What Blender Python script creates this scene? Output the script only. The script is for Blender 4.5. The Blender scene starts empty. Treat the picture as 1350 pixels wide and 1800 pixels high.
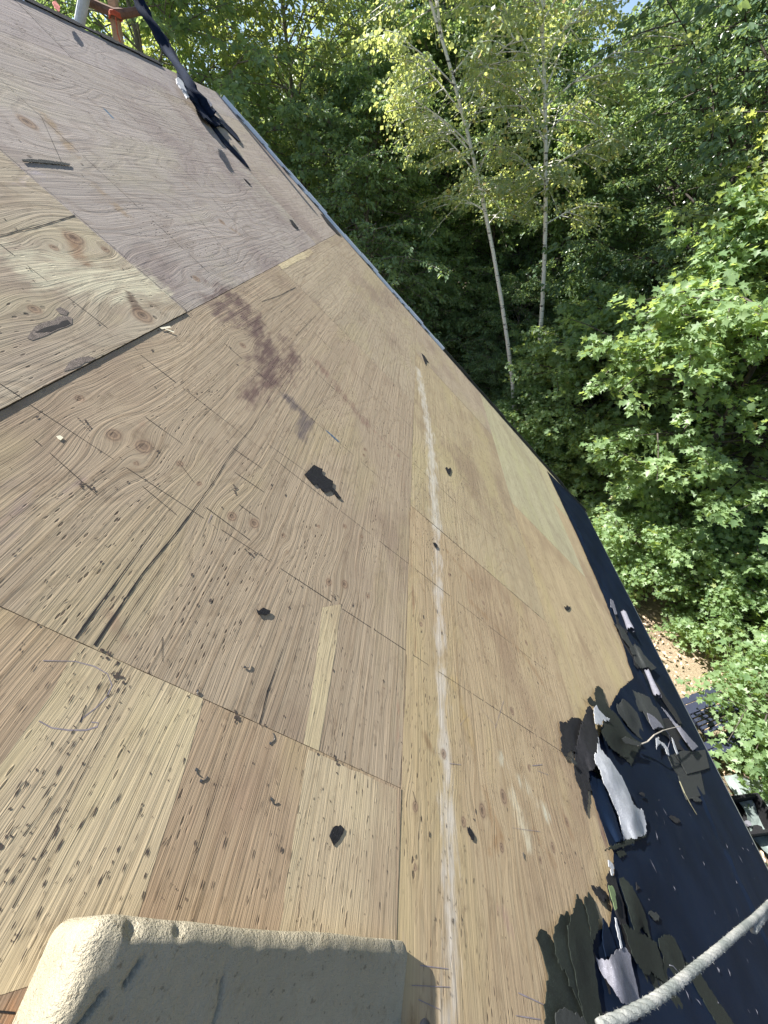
import bpy, bmesh, math, random
import numpy as np
from mathutils import Matrix, Vector
from mathutils.geometry import delaunay_2d_cdt

# ------------------------------------------------------------------ camera, sky, sun
SC = bpy.context.scene
COL = SC.collection
RNG = np.random.default_rng(7)
random.seed(7)
CAMH = 8.5                       # camera above the ground
DK = 0.853                       # camera above the roof deck, measured square to it
VA = np.array([740., 333.]); VB = np.array([1950., 1950.]); CC = np.array([675., 900.])
F = math.sqrt(-float(np.dot(VA-CC, VB-CC)))
_a = np.array([*(VA-CC), F]); _a /= np.linalg.norm(_a)      # along the eave
_b = np.array([*(VB-CC), F]); _b /= np.linalg.norm(_b)      # down the slope
_n = -np.cross(_a, _b)                                       # out of the deck
TH = math.radians(45)
_up = _n*math.cos(TH)-_b*math.sin(TH)
_x = np.cross(_a, _up)
def Wd(p): return np.array([p@_x, p@_a, p@_up])
CAM = np.array([0., 0., CAMH])
B = Wd(_b); A = Wd(_a); N = Wd(_n)
O = CAM-DK*N

cam = bpy.data.cameras.new('camera'); co = bpy.data.objects.new('camera', cam); COL.objects.link(co)
R, U, K = Wd(np.array([1., 0, 0])), Wd(np.array([0, -1., 0])), Wd(np.array([0, 0, -1.]))
co.matrix_world = Matrix(((R[0], U[0], K[0], CAM[0]), (R[1], U[1], K[1], CAM[1]), (R[2], U[2], K[2], CAM[2]), (0, 0, 0, 1)))
cam.sensor_fit = 'VERTICAL'; cam.sensor_height = 24; cam.sensor_width = 18
cam.lens = F/1800*24; cam.clip_start = 0.02; cam.clip_end = 2000
SC.camera = co

SUN = 0.21*N+0.94*(-B)+0.22*A; SUN /= np.linalg.norm(SUN)
w = bpy.data.worlds.new('World'); SC.world = w; w.use_nodes = True
nt = w.node_tree; bg = nt.nodes['Background']
sky = nt.nodes.new('ShaderNodeTexSky'); sky.sky_type = 'NISHITA'; sky.sun_disc = False
sky.sun_elevation = math.asin(SUN[2]); sky.sun_rotation = math.atan2(SUN[0], SUN[1])
sky.air_density = 1.0; sky.dust_density = 1.0; sky.ozone_density = 1.0
nt.links.new(sky.outputs[0], bg.inputs[0]); bg.inputs[1].default_value = 0.068
sl = bpy.data.lights.new('sun', 'SUN'); sl.energy = 5.0; sl.angle = math.radians(0.6); sl.color = (1, 0.965, 0.90)
so = bpy.data.objects.new('sun', sl); COL.objects.link(so)
so.rotation_euler = Vector(SUN).to_track_quat('Z', 'Y').to_euler()
SC.view_settings.view_transform = 'Standard'; SC.view_settings.look = 'None'
SC.view_settings.exposure = 1.52; SC.view_settings.gamma = 1
SC.render.engine = 'CYCLES'
SC.cycles.max_bounces = 6; SC.cycles.transparent_max_bounces = 4; SC.cycles.diffuse_bounces = 3
SC.cycles.transmission_bounces = 3; SC.cycles.glossy_bounces = 2

# ------------------------------------------------------------------ geometry helpers
def ray(x, y): return Wd(np.array([x-CC[0], y-CC[1], F]))
def dw(u, v, h=0.): return O+u*B+v*A+h*N                 # deck coordinates -> world
def uv(x, y, h=0.):                                       # point of the deck seen at a pixel
    r = ray(x, y); t = (DK-h)/(-(r@N)); P = r*t
    return float(P@B), float(P@A)
def gp(x, y, z=0.):                                       # point of a level seen at a pixel
    r = ray(x, y); t = (z-CAMH)/r[2]; return CAM+r*t
def at(x, y, Y):
    r = ray(x, y); return CAM+r*(Y/r[1])
def tag(o, label=None, cat=None, group=None, kind=None):
    if label: o['label'] = label
    if cat: o['category'] = cat
    if group: o['group'] = group
    if kind: o['kind'] = kind
    return o
def empty(name, loc):
    o = bpy.data.objects.new(name, None); COL.objects.link(o); o.location = Vector(loc); o.empty_display_size = .1
    return o
def mk(name, V, faces, mats, parent=None, loc=None, mi=None, uvs=None, smooth=False):
    """faces: list of index lists; V in world coordinates"""
    V = np.asarray(V, dtype=float)
    base = np.array(parent.location) if parent is not None else np.zeros(3)
    if parent is not None and parent.parent is not None: base = base+np.array(parent.parent.location)
    if loc is None:
        loc = (V.min(0)+V.max(0))/2; loc[2] = V[:, 2].min()
    me = bpy.data.meshes.new(name)
    me.from_pydata([tuple(p) for p in (V-loc)], [], [list(f) for f in faces])
    for m in (mats if isinstance(mats, (list, tuple)) else [mats]): me.materials.append(m)
    if mi is not None: me.polygons.foreach_set('material_index', np.asarray(mi, dtype=np.int32))
    if uvs is not None:
        l = me.uv_layers.new(name='uv'); vi = np.empty(len(me.loops), dtype=np.int32); me.loops.foreach_get('vertex_index', vi)
        l.data.foreach_set('uv', np.asarray(uvs, dtype=np.float32)[vi].ravel())
    if smooth: me.polygons.foreach_set('use_smooth', [True]*len(me.polygons))
    me.update()
    o = bpy.data.objects.new(name, me); COL.objects.link(o)
    o.location = Vector(np.asarray(loc)-base)
    if parent is not None: o.parent = parent
    return o
def box_vf(c, sx, sy, sz, ax=None):
    """box centred on c, half sizes, axes rows"""
    ax = np.eye(3) if ax is None else np.asarray(ax)
    V = []
    for i in (-1, 1):
        for j in (-1, 1):
            for k in (-1, 1): V.append(np.asarray(c)+i*sx*ax[0]+j*sy*ax[1]+k*sz*ax[2])
    Fc = [(0, 1, 3, 2), (4, 6, 7, 5), (0, 4, 5, 1), (2, 3, 7, 6), (0, 2, 6, 4), (1, 5, 7, 3)]
    return np.array(V), Fc
class MB:
    def __init__(s): s.v = []; s.f = []; s.m = []; s.n = 0
    def add(s, V, Fc, m=0):
        s.v.append(np.asarray(V, dtype=float)); s.f += [tuple(i+s.n for i in f) for f in Fc]; s.m += [m]*len(Fc); s.n += len(V)
    def box(s, c, sx, sy, sz, ax=None, m=0): s.add(*box_vf(c, sx, sy, sz, ax), m)
    def tube(s, P, r, k=8, m=0, cap=True): s.add(*tube(P, r, k, cap), m)
    def build(s, name, mats, parent=None, smooth=False, uvs=None, loc=None):
        return mk(name, np.concatenate(s.v), s.f, mats, parent, loc, s.m, uvs, smooth)
def tube(P, r, k=8, cap=True):
    P = np.asarray(P, dtype=float); n = len(P); r = np.broadcast_to(np.asarray(r, dtype=float), (n,))
    T = np.gradient(P, axis=0); T /= np.linalg.norm(T, axis=1)[:, None]+1e-9
    ref = np.array([0, 0, 1.]) if abs(T[0][2]) < .9 else np.array([1., 0, 0])
    V = []; Fc = []
    s = np.cross(T[0], ref); s /= np.linalg.norm(s)
    for i in range(n):
        s = s-T[i]*(s@T[i]); s /= np.linalg.norm(s)+1e-9; t2 = np.cross(T[i], s)
        for j in range(k):
            a = 2*math.pi*j/k; V.append(P[i]+r[i]*(math.cos(a)*s+math.sin(a)*t2))
    for i in range(n-1):
        for j in range(k):
            a = i*k+j; b = i*k+(j+1) % k; Fc.append((a, b, b+k, a+k))
    if cap: Fc.append(tuple(range(k))[::-1]); Fc.append(tuple((n-1)*k+j for j in range(k)))
    return np.array(V), Fc
def vnoise(x, y, seed=0):
    """smooth value noise, arrays"""
    x = np.asarray(x, dtype=float); y = np.asarray(y, dtype=float)
    xi = np.floor(x).astype(np.int64); yi = np.floor(y).astype(np.int64); fx = x-xi; fy = y-yi
    fx = fx*fx*(3-2*fx); fy = fy*fy*(3-2*fy)
    def h(i, j):
        q = (i*374761393+j*668265263+seed*982451653) & 0x7fffffff
        q = (q ^ (q >> 13))*1274126177 & 0x7fffffff
        return ((q ^ (q >> 16)) & 0xffff)/65535.
    return (h(xi, yi)*(1-fx)+h(xi+1, yi)*fx)*(1-fy)+(h(xi, yi+1)*(1-fx)+h(xi+1, yi+1)*fx)*fy
def densify(P, step, jit=0., seed=0):
    P = [np.asarray(p, dtype=float) for p in P]; out = []; rg = np.random.default_rng(seed)
    for i in range(len(P)):
        a, b = P[i], P[(i+1) % len(P)]; L = np.linalg.norm((b-a)[:2]); k = max(1, int(L/step))
        nn = np.array([-(b-a)[1], (b-a)[0]])/(L+1e-9)
        for j in range(k):
            q = a+(b-a)*j/k
            if j and jit: q = q.copy(); q[:2] += nn*rg.normal()*jit
            out.append(q)
    return out
def inside(x, y, P):
    c = False; n = len(P)
    for i in range(n):
        x1, y1 = P[i][:2]; x2, y2 = P[(i+1) % n][:2]
        if (y1 > y) != (y2 > y) and x < (x2-x1)*(y-y1)/(y2-y1)+x1: c = not c
    return c
def fill(P, step):
    """2D outline -> (points, triangles) with interior points"""
    xs = [p[0] for p in P]; ys = [p[1] for p in P]; n = len(P)
    pts = [Vector((p[0], p[1])) for p in P]
    rg = np.random.default_rng(n)
    gx = np.arange(min(xs)+step*.5, max(xs), step); gy = np.arange(min(ys)+step*.5, max(ys), step)
    for gi in gx:
        for gj in gy:
            a, b = gi+rg.uniform(-.25, .25)*step, gj+rg.uniform(-.25, .25)*step
            if inside(a, b, P): pts.append(Vector((a, b)))
    r = delaunay_2d_cdt(pts, [], [list(range(n))], 1, 1e-6)
    return np.array([[p.x, p.y] for p in r[0]]), [tuple(f) for f in r[2]]

# ------------------------------------------------------------------ material helpers
class NT:
    def __init__(s, name):
        s.m = bpy.data.materials.new(name); s.m.use_nodes = True; s.t = s.m.node_tree
        s.bsdf = s.t.nodes['Principled BSDF']; s.out = s.t.nodes['Material Output']
    def n(s, t, **kw):
        o = s.t.nodes.new(t)
        for k, v in kw.items(): setattr(o, k, v)
        return o
    def L(s, a, b): s.t.links.new(a, b)
    def inp(s, sock, v):
        if hasattr(v, 'is_output') or hasattr(v, 'links'): s.L(v, sock)
        else:
            try: sock.default_value = v
            except Exception: sock.default_value = (*v, 1)
    def math(s, op, a, b=0., c=0., clamp=False):
        o = s.n('ShaderNodeMath', operation=op, use_clamp=clamp)
        for i, v in enumerate((a, b, c)): s.inp(o.inputs[i], v)
        return o.outputs[0]
    def mix(s, f, a, b, mode='MIX'):
        o = s.n('ShaderNodeMix', data_type='RGBA', blend_type=mode)
        s.inp(o.inputs[0], f); s.inp(o.inputs[6], a if not isinstance(a, tuple) else (*a[:3], 1)); s.inp(o.inputs[7], b if not isinstance(b, tuple) else (*b[:3], 1))
        return o.outputs[2]
    def comb(s, x, y, z=0.):
        o = s.n('ShaderNodeCombineXYZ')
        for i, v in enumerate((x, y, z)): s.inp(o.inputs[i], v)
        return o.outputs[0]
    def noise(s, vec, scale=1., detail=3., rough=.5, dist=0.):
        o = s.n('ShaderNodeTexNoise'); s.L(vec, o.inputs['Vector'])
        o.inputs['Scale'].default_value = scale; o.inputs['Detail'].default_value = detail
        o.inputs['Roughness'].default_value = rough; o.inputs['Distortion'].default_value = dist
        return o.outputs['Fac']
    def ramp(s, f, lo, hi, a=0., b=1.):
        o = s.n('ShaderNodeMapRange', interpolation_type='SMOOTHSTEP'); s.inp(o.inputs[0], f)
        o.inputs[1].default_value = lo; o.inputs[2].default_value = hi; o.inputs[3].default_value = a; o.inputs[4].default_value = b
        return o.outputs[0]
    def bump(s, h, strength=.5, dist=.002):
        o = s.n('ShaderNodeBump'); s.L(h, o.inputs['Height']); o.inputs['Strength'].default_value = strength; o.inputs['Distance'].default_value = dist
        s.L(o.outputs[0], s.bsdf.inputs['Normal']); return o.outputs[0]
    def col(s, c): s.inp(s.bsdf.inputs['Base Color'], c)
    def rough(s, r): s.inp(s.bsdf.inputs['Roughness'], r)
def simple(name, c, rough=.7, var=.25, scale=20., bump=.3, metal=0., c2=None, spec=.5):
    t = NT(name); tc = t.n('ShaderNodeTexCoord').outputs['Object']
    f = t.noise(tc, scale, 5., .6); g = t.noise(tc, scale*7, 3., .6)
    k = t.ramp(t.math('ADD', t.math('MULTIPLY', f, .65), t.math('MULTIPLY', g, .35)), .3, .7)
    lo = tuple(x*(1-var) for x in c); hi = tuple(min(1, x*(1+var)) for x in (c2 or c))
    cc_ = t.mix(k, lo, hi)
    if name.startswith(('shingle_', 'felt_')): cc_ = t.mix(t.math('MULTIPLY', t.ramp(t.noise(tc, 420., 2., .6), .60, .70), .55), cc_, tuple(min(.6, x*2.6+.03) for x in c)); cc_ = t.mix(t.math('MULTIPLY', t.ramp(t.noise(tc, 60., 4., .7), .60, .72), .4), cc_, tuple(min(.3, x*2+.01) for x in c))
    t.col(cc_); t.rough(rough); t.bsdf.inputs['Metallic'].default_value = metal
    t.bsdf.inputs['Specular IOR Level'].default_value = spec
    if bump: t.bump(g, bump, .003)
    return t.m

def plywood(name, tint, grain=1.0, seed=0., fig=.5, grey=0.):
    tint = tuple(x*k for x, k in zip(tint, (.83, .80, .725)))
    t = NT(name)
    u_ = t.n('ShaderNodeUVMap', uv_map='uv').outputs[0]
    sp = t.n('ShaderNodeSeparateXYZ'); t.L(u_, sp.inputs[0])
    wa = t.n('ShaderNodeAttribute', attribute_name='warp').outputs['Fac']
    st = t.n('ShaderNodeAttribute', attribute_name='stain_glow')
    kn = t.n('ShaderNodeAttribute', attribute_name='knot').outputs['Fac']
    gw = t.noise(t.comb(t.math('MULTIPLY', sp.outputs[0], 3), sp.outputs[1], seed+3), 1.1, 3., .5)
    Ug = t.math('ADD', t.math('ADD', sp.outputs[0], wa), t.math('MULTIPLY', gw, .05)); V = sp.outputs[1]
    # figure: contour lines of a stretched smooth field
    fld = t.noise(t.comb(t.math('MULTIPLY', Ug, 3.4), t.math('MULTIPLY', V, .8), seed), 1., 2., .45)
    con = t.math('SINE', t.math('MULTIPLY', fld, 120.)); con = t.ramp(con, .2, 1.)
    fine = t.noise(t.comb(t.math('MULTIPLY', Ug, 95), t.math('MULTIPLY', V, 1.6), seed+5), 1., 3., .6)
    fib = t.noise(t.comb(t.math('MULTIPLY', Ug, 420), t.math('MULTIPLY', V, 9), seed+9), 1., 2., .6)
    band = t.noise(t.comb(t.math('MULTIPLY', Ug, 9), t.math('MULTIPLY', V, .5), seed+2), 1., 3., .55)
    blot = t.noise(t.comb(t.math('MULTIPLY', sp.outputs[0], 2.2), t.math('MULTIPLY', V, 1.4), seed+7), 1., 5., .6)
    light = tuple(x*1.18 for x in tint); dark = tuple(x*.70 for x in tint)
    c = t.mix(t.ramp(band, .3, .7), light, tint)
    c = t.mix(t.math('MULTIPLY', t.ramp(fine, .5, .72), .52*grain), c, tuple(np.array(dark)*np.array((1.0, .9, .82))))
    c = t.mix(t.math('MULTIPLY', con, .30*fig), c, (tint[0]*.62, tint[1]*.53, tint[2]*.45))
    c = t.mix(t.math('MULTIPLY', t.ramp(fib, .45, .8), .55), c, dark)
    # weathering tones: yellow, pinkish and grey areas
    c = t.mix(t.math('MULTIPLY', t.ramp(blot, .48, .68), .7), c, (tint[0]*.70, tint[1]*.64, tint[2]*.66))
    blot2 = t.noise(t.comb(t.math('MULTIPLY', sp.outputs[0], 3), t.math('MULTIPLY', V, 1.1), seed+17), 1., 4., .6)
    c = t.mix(t.math('MULTIPLY', t.ramp(blot2, .5, .68), .5), c, (tint[0]*1.12, tint[1]*1.16, tint[2]*.98))
    # small dirt: mottling and dark flecks stretched along the grain
    mot = t.noise(t.comb(t.math('MULTIPLY', Ug, 30), t.math('MULTIPLY', V, 14), seed+1), 1., 5., .7)
    c = t.mix(t.math('MULTIPLY', t.ramp(mot, .52, .72), .5), c, (tint[0]*.5, tint[1]*.46, tint[2]*.44))
    vo = t.n('ShaderNodeTexVoronoi'); vo.inputs['Scale'].default_value = 1.; vo.inputs['Randomness'].default_value = 1
    t.L(t.comb(t.math('MULTIPLY', Ug, 100), t.math('MULTIPLY', V, 26), seed), vo.inputs['Vector'])
    msk = t.ramp(t.noise(t.comb(t.math('MULTIPLY', Ug, 7), t.math('MULTIPLY', V, 3), seed+4), 1., 3., .6), .46, .66)
    fl = t.math('MULTIPLY', t.ramp(vo.outputs['Distance'], .13, .24, 1, 0), msk)
    c = t.mix(t.math('MULTIPLY', fl, .85), c, (.045, .032, .026))
    # stains and one glow of light painted by position
    sn = t.noise(t.comb(t.math('MULTIPLY', Ug, 34), t.math('MULTIPLY', V, 9), seed+6), 1., 5., .65)
    sa = t.ramp(t.math('ADD', st.outputs['Alpha'], t.math('MULTIPLY', t.math('SUBTRACT', sn, .5), 1.1)), .28, .72)
    sa = t.math('MULTIPLY', sa, t.ramp(st.outputs['Alpha'], 0., .15))
    c = t.mix(t.math('MULTIPLY', sa, .92), c, st.outputs['Color'])
    # knots
    ring = t.math('SINE', t.math('MULTIPLY', t.math('ADD', kn, t.math('MULTIPLY', mot, .25)), 16.))
    kc = t.mix(t.ramp(ring, -.4, .9), (.25, .17, .11), (.13, .085, .06))
    kc = t.mix(t.ramp(kn, .12, .34, 1, 0), kc, (.05, .03, .022))
    c = t.mix(t.ramp(t.math('ADD', kn, t.math('MULTIPLY', t.math('SUBTRACT', mot, .5), .5)), .6, 1.25, .8, 0), c, kc)
    if grey: c = t.mix(grey, c, (.36, .32, .34))
    t.col(c); t.rough(.82); t.bsdf.inputs['Specular IOR Level'].default_value = .25
    h = t.math('ADD', t.math('MULTIPLY', fine, 1.), t.math('MULTIPLY', fib, .4))
    h = t.math('SUBTRACT', h, t.math('MULTIPLY', con, .25*fig)); h = t.math('SUBTRACT', h, t.math('MULTIPLY', fl, .8))
    h = t.math('SUBTRACT', h, t.ramp(kn, .0, .6, .5, 0))
    t.bump(h, .85, .0018)
    return t.m

def leafmat(name, c1, c2, trans=.4, tcol=None, gl=.45, spot=None):
    t = NT(name); geo = t.n('ShaderNodeNewGeometry'); rnd = geo.outputs['Random Per Island']
    tc = t.n('ShaderNodeTexCoord').outputs['Object']
    big = t.noise(tc, .9, 2., .5)
    f = t.ramp(t.math('ADD', t.math('MULTIPLY', rnd, .6), t.math('MULTIPLY', big, .6)), .25, .95)
    c = t.mix(f, c1, c2)
    if spot: c = t.mix(t.ramp(rnd, spot[1], spot[1]+.02), c, spot[0])
    t.col(c); t.rough(gl); t.bsdf.inputs['Specular IOR Level'].default_value = .5
    tr = t.n('ShaderNodeBsdfTranslucent')
    tc_ = t.mix(.75, c, tcol or (c2[0]*2.2, c2[1]*1.9, c2[2]*.8), 'MIX'); t.L(tc_, tr.inputs[0])
    mx = t.n('ShaderNodeMixShader'); mx.inputs[0].default_value = trans
    t.L(t.bsdf.outputs[0], mx.inputs[1]); t.L(tr.outputs[0], mx.inputs[2]); t.L(mx.outputs[0], t.out.inputs[0])
    return t.m

M = {}
M['dark'] = simple('dark_void', (.012, .010, .010), .9, .4, 60, 0)
M['edge'] = simple('ply_edge', (.16, .12, .085), .9, .3, 80, .3)
M['pale'] = plywood('veneer_pale', (.53, .455, .31), .5, 31., .15)
M['pale2'] = plywood('veneer_pale_panel', (.50, .42, .30), .8, 77., .2)
M['tear'] = simple('torn_core', (.15, .12, .10), .9, .5, 90, .8)
M['ink'] = simple('marker_ink', (.22, .185, .195), .8, .3, 50, 0)
M['white'] = simple('splinter', (.75, .68, .50), .8, .1, 50, 0)
M['navy'] = None
M['greenfelt'] = simple('shingle_green_black', (.008, .012, .009), .85, .35, 60, .5, spec=.3)
M['blackfelt'] = simple('shingle_black', (.010, .010, .012), .8, .4, 60, .6, spec=.3)
M['greyfelt'] = simple('shingle_grey', (.026, .029, .028), .85, .3, 90, .7, spec=.3)
M['lav'] = simple('felt_underside', (.14, .14, .165), .75, .25, 45, .5, spec=.3)
M['whiteback'] = simple('felt_backing', (.32, .33, .35), .6, .2, 25, .5)
M['metal'] = simple('steel', (.5, .52, .55), .35, .1, 30, .1, .8)
M['drip'] = simple('drip_edge_metal', (.70, .82, .95), .35, .08, 12, .1, .0)
M['dripdark'] = simple('drip_edge_dark', (.02, .03, .028), .5, .2, 20, .1)
M['foam'] = None
M['bluestrap'] = simple('blue_tarp', (.006, .012, .028), .9, .35, 40, .6, spec=.1)
M['polegrey'] = simple('pole_grey', (.42, .45, .46), .5, .2, 12, .2)
M['wood'] = simple('post_wood', (.42, .28, .17), .8, .3, 14, .4)
M['brownwood'] = simple('crossbar_wood', (.13, .07, .045), .85, .4, 14, .4)
M['orange'] = simple('orange_tie', (.45, .08, .03), .6, .3, 40, .3)
M['tablewood'] = simple('round_top', (.48, .31, .21), .7, .2, 12, .3)
M['bench'] = simple('bench_slats_shade', (.018, .024, .05), .7, .2, 12, .3)  # dark navy puts the house's shade into the slat colour
M['tarp'] = simple('plastic_sheet', (.20, .24, .23), .35, .3, 5, .6)
M['wall'] = simple('siding', (.45, .43, .38), .8, .08, 6, .1)
M['ropem'] = None
M['glassy'] = simple('shoe_rubber', (.012, .014, .02), .3, .3, 30, .2)

# felt: navy black mat with fine dust
t = NT('roofing_felt'); tc = t.n('ShaderNodeTexCoord').outputs['Object']
n1 = t.noise(tc, 3., 5., .6); n2 = t.noise(tc, 160., 3., .7); n3 = t.noise(tc, 22., 5., .7)
c = t.mix(t.ramp(n1, .35, .7), (.0025, .007, .018), (.0045, .011, .027))
c = t.mix(t.math('MULTIPLY', t.ramp(t.noise(tc, 7., 6., .75), .55, .75), .5), c, (.012, .018, .03)); c = t.mix(t.math('MULTIPLY', t.ramp(n3, .62, .78), .5), c, (.018, .022, .028))
c = t.mix(t.math('MULTIPLY', t.ramp(n2, .66, .8), .4), c, (.04, .045, .055))
t.col(c); t.rough(.75); t.bump(n2, .5, .0015); t.bsdf.inputs['Specular IOR Level'].default_value = .08; M['navy'] = t.m
# foam
t = NT('foam'); tc = t.n('ShaderNodeTexCoord').outputs['Object']
n1 = t.noise(tc, 5., 5., .6); n2 = t.noise(tc, 260., 3., .7); n3 = t.noise(tc, 30., 5., .7)
c = t.mix(t.ramp(n1, .35, .7), (.35, .31, .225), (.43, .385, .29)); c = t.mix(t.math('MULTIPLY', t.ramp(t.noise(tc, 90., 3., .6), .62, .70), .5), c, (.10, .08, .05)); c = t.mix(t.math('MULTIPLY', t.ramp(n3, .55, .8), .55), c, (.22, .17, .10))
t.col(c); t.rough(.95); t.bump(t.math('ADD', n2, t.math('MULTIPLY', n3, 2.)), .9, .006); t.bsdf.inputs['Specular IOR Level'].default_value = .1; M['foam'] = t.m
# rope
t = NT('rope_fibre'); tc = t.n('ShaderNodeTexCoord').outputs['Object']
n2 = t.noise(tc, 300., 3., .7); n1 = t.noise(tc, 18., 4., .6)
t.col(t.mix(t.ramp(n1, .35, .7), (.15, .165, .155), (.36, .355, .33))); t.rough(.9); t.bump(n2, .8, .002); M['ropem'] = t.m
# bark
def bark(name, c1, c2, birch=False):
    t = NT(name); tc = t.n('ShaderNodeTexCoord').outputs['Object']; mp = t.n('ShaderNodeMapping'); t.L(tc, mp.inputs[0])
    mp.inputs['Scale'].default_value = (4, 4, 14) if birch else (14, 14, 3)
    f = t.noise(mp.outputs[0], 1., 4., .6); t.col(t.mix(t.ramp(f, .56, .64) if birch else t.ramp(f, .35, .65), c1, c2)); t.rough(.9); t.bump(f, .5, .01)
    return t.m
M['birch'] = bark('bark_birch', (.74, .72, .66), (.10, .09, .08), True)
M['bark'] = bark('bark_dark', (.045, .038, .032), (.10, .085, .07))
M['barkgrey'] = bark('bark_grey', (.14, .125, .11), (.24, .22, .19))
# leaves
M['lf_bright'] = leafmat('leaf_bright', (.135, .225, .105), (.26, .37, .18), .47, spot=((.40, .30, .08), .985))
M['lf_mid'] = leafmat('leaf_mid', (.12, .20, .11), (.22, .33, .185), .47)
M['lf_dark'] = leafmat('leaf_dark', (.085, .15, .095), (.17, .26, .15), .42, gl=.3)
M['lf_yel'] = leafmat('leaf_yellow_green', (.19, .27, .11), (.31, .39, .19), .5)
M['lf_birch'] = leafmat('leaf_birch', (.20, .28, .16), (.34, .42, .25), .5, spot=((.50, .38, .16), .93))
M['lf_far'] = leafmat('leaf_far', (.10, .165, .10), (.20, .285, .16), .42)
M['fleck'] = simple('dirt_fleck', (.065, .048, .038), .9, .4, 60, 0)
# ground
t = NT('forest_floor'); tc = t.n('ShaderNodeTexCoord').outputs['Object']
n1 = t.noise(tc, .35, 4., .6); n2 = t.noise(tc, 9., 6., .75); n3 = t.noise(tc, 45., 4., .7)
c = t.mix(t.ramp(n2, .35, .7), (.10, .072, .05), (.36, .27, .19))
c = t.mix(t.math('MULTIPLY', t.ramp(n3, .5, .75), .6), c, (.52, .42, .31))
c = t.mix(t.math('MULTIPLY', t.ramp(n1, .5, .62), .75), c, (.045, .085, .025))
for (px_, py_, rr_) in [(6.7, 5.0, 1.5), (7.2, 13.6, 1.6), (8.2, 11.2, 1.2), (8.6, 9.6, .9), (7.2, 7.0, .9), (7.9, 12.6, 1.0)]:
    vd = t.n('ShaderNodeVectorMath', operation='DISTANCE'); t.L(tc, vd.inputs[0]); vd.inputs[1].default_value = (px_, py_, 0)
    c = t.mix(t.math('MULTIPLY', t.ramp(t.math('ADD', t.math('DIVIDE', vd.outputs['Value'], rr_), n2), 1.1, 1.6, 1, 0), .85), c, t.mix(t.ramp(n3, .35, .7), (.26, .195, .13), (.46, .37, .26)))
t.col(c); t.rough(.95); t.bump(t.math('ADD', n2, n3), .8, .05); M['ground'] = t.m

# ------------------------------------------------------------------ the house: deck sheets, felt, edges, walls
URIDGE, UEAVE, VRAKE, VBACK = -1.86, 4.74, 5.24, -2.6
RIDGE = dw(URIDGE, 0)
house = empty('house', (RIDGE[0], (VRAKE+VBACK)/2, 0))
tag(house, 'house whose steep roof is stripped to bare plywood with felt left along the eave', 'house')

KN = []   # knots: u, v, r
for (x, y, r) in [(200, 765, .020), (253, 785, .024), (316, 815, .011), (350, 850, .009), (408, 908, .016), (447, 920, .018), (498, 941, .010), (640, 800, .010),
                  (578, 1023, .014), (606, 1027, .016), (647, 1048, .009), (636, 943, .009), (606, 925, .011), (642, 790, .012), (250, 556, .034), (345, 490, .018),
                  (427, 607, .016), (185, 440, .015), (140, 700, .012), (95, 437, .014), (740, 1097, .011), (730, 1418, .013), (848, 1425, .019), (815, 1445, .013),
                  (882, 1490, .012), (972, 1490, .015), (950, 1512, .010), (997, 1445, .014), (780, 1325, .014), (675, 1210, .006), (730, 1525, .008), (885, 1400, .02),
                  (560, 925, .008), (240, 815, .008), (130, 420, .03), (48, 215, .03), (60, 545, .016), (390, 390, .02), (880, 1080, .012), (925, 1130, .014),
                  (850, 1060, .012), (790, 1010, .010), (900, 1250, .016), (930, 1350, .012), (505, 970, .006), (700, 470, .02), (575, 350, .02), (640, 560, .014)]:
    KN.append((*uv(x, y), r))
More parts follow.
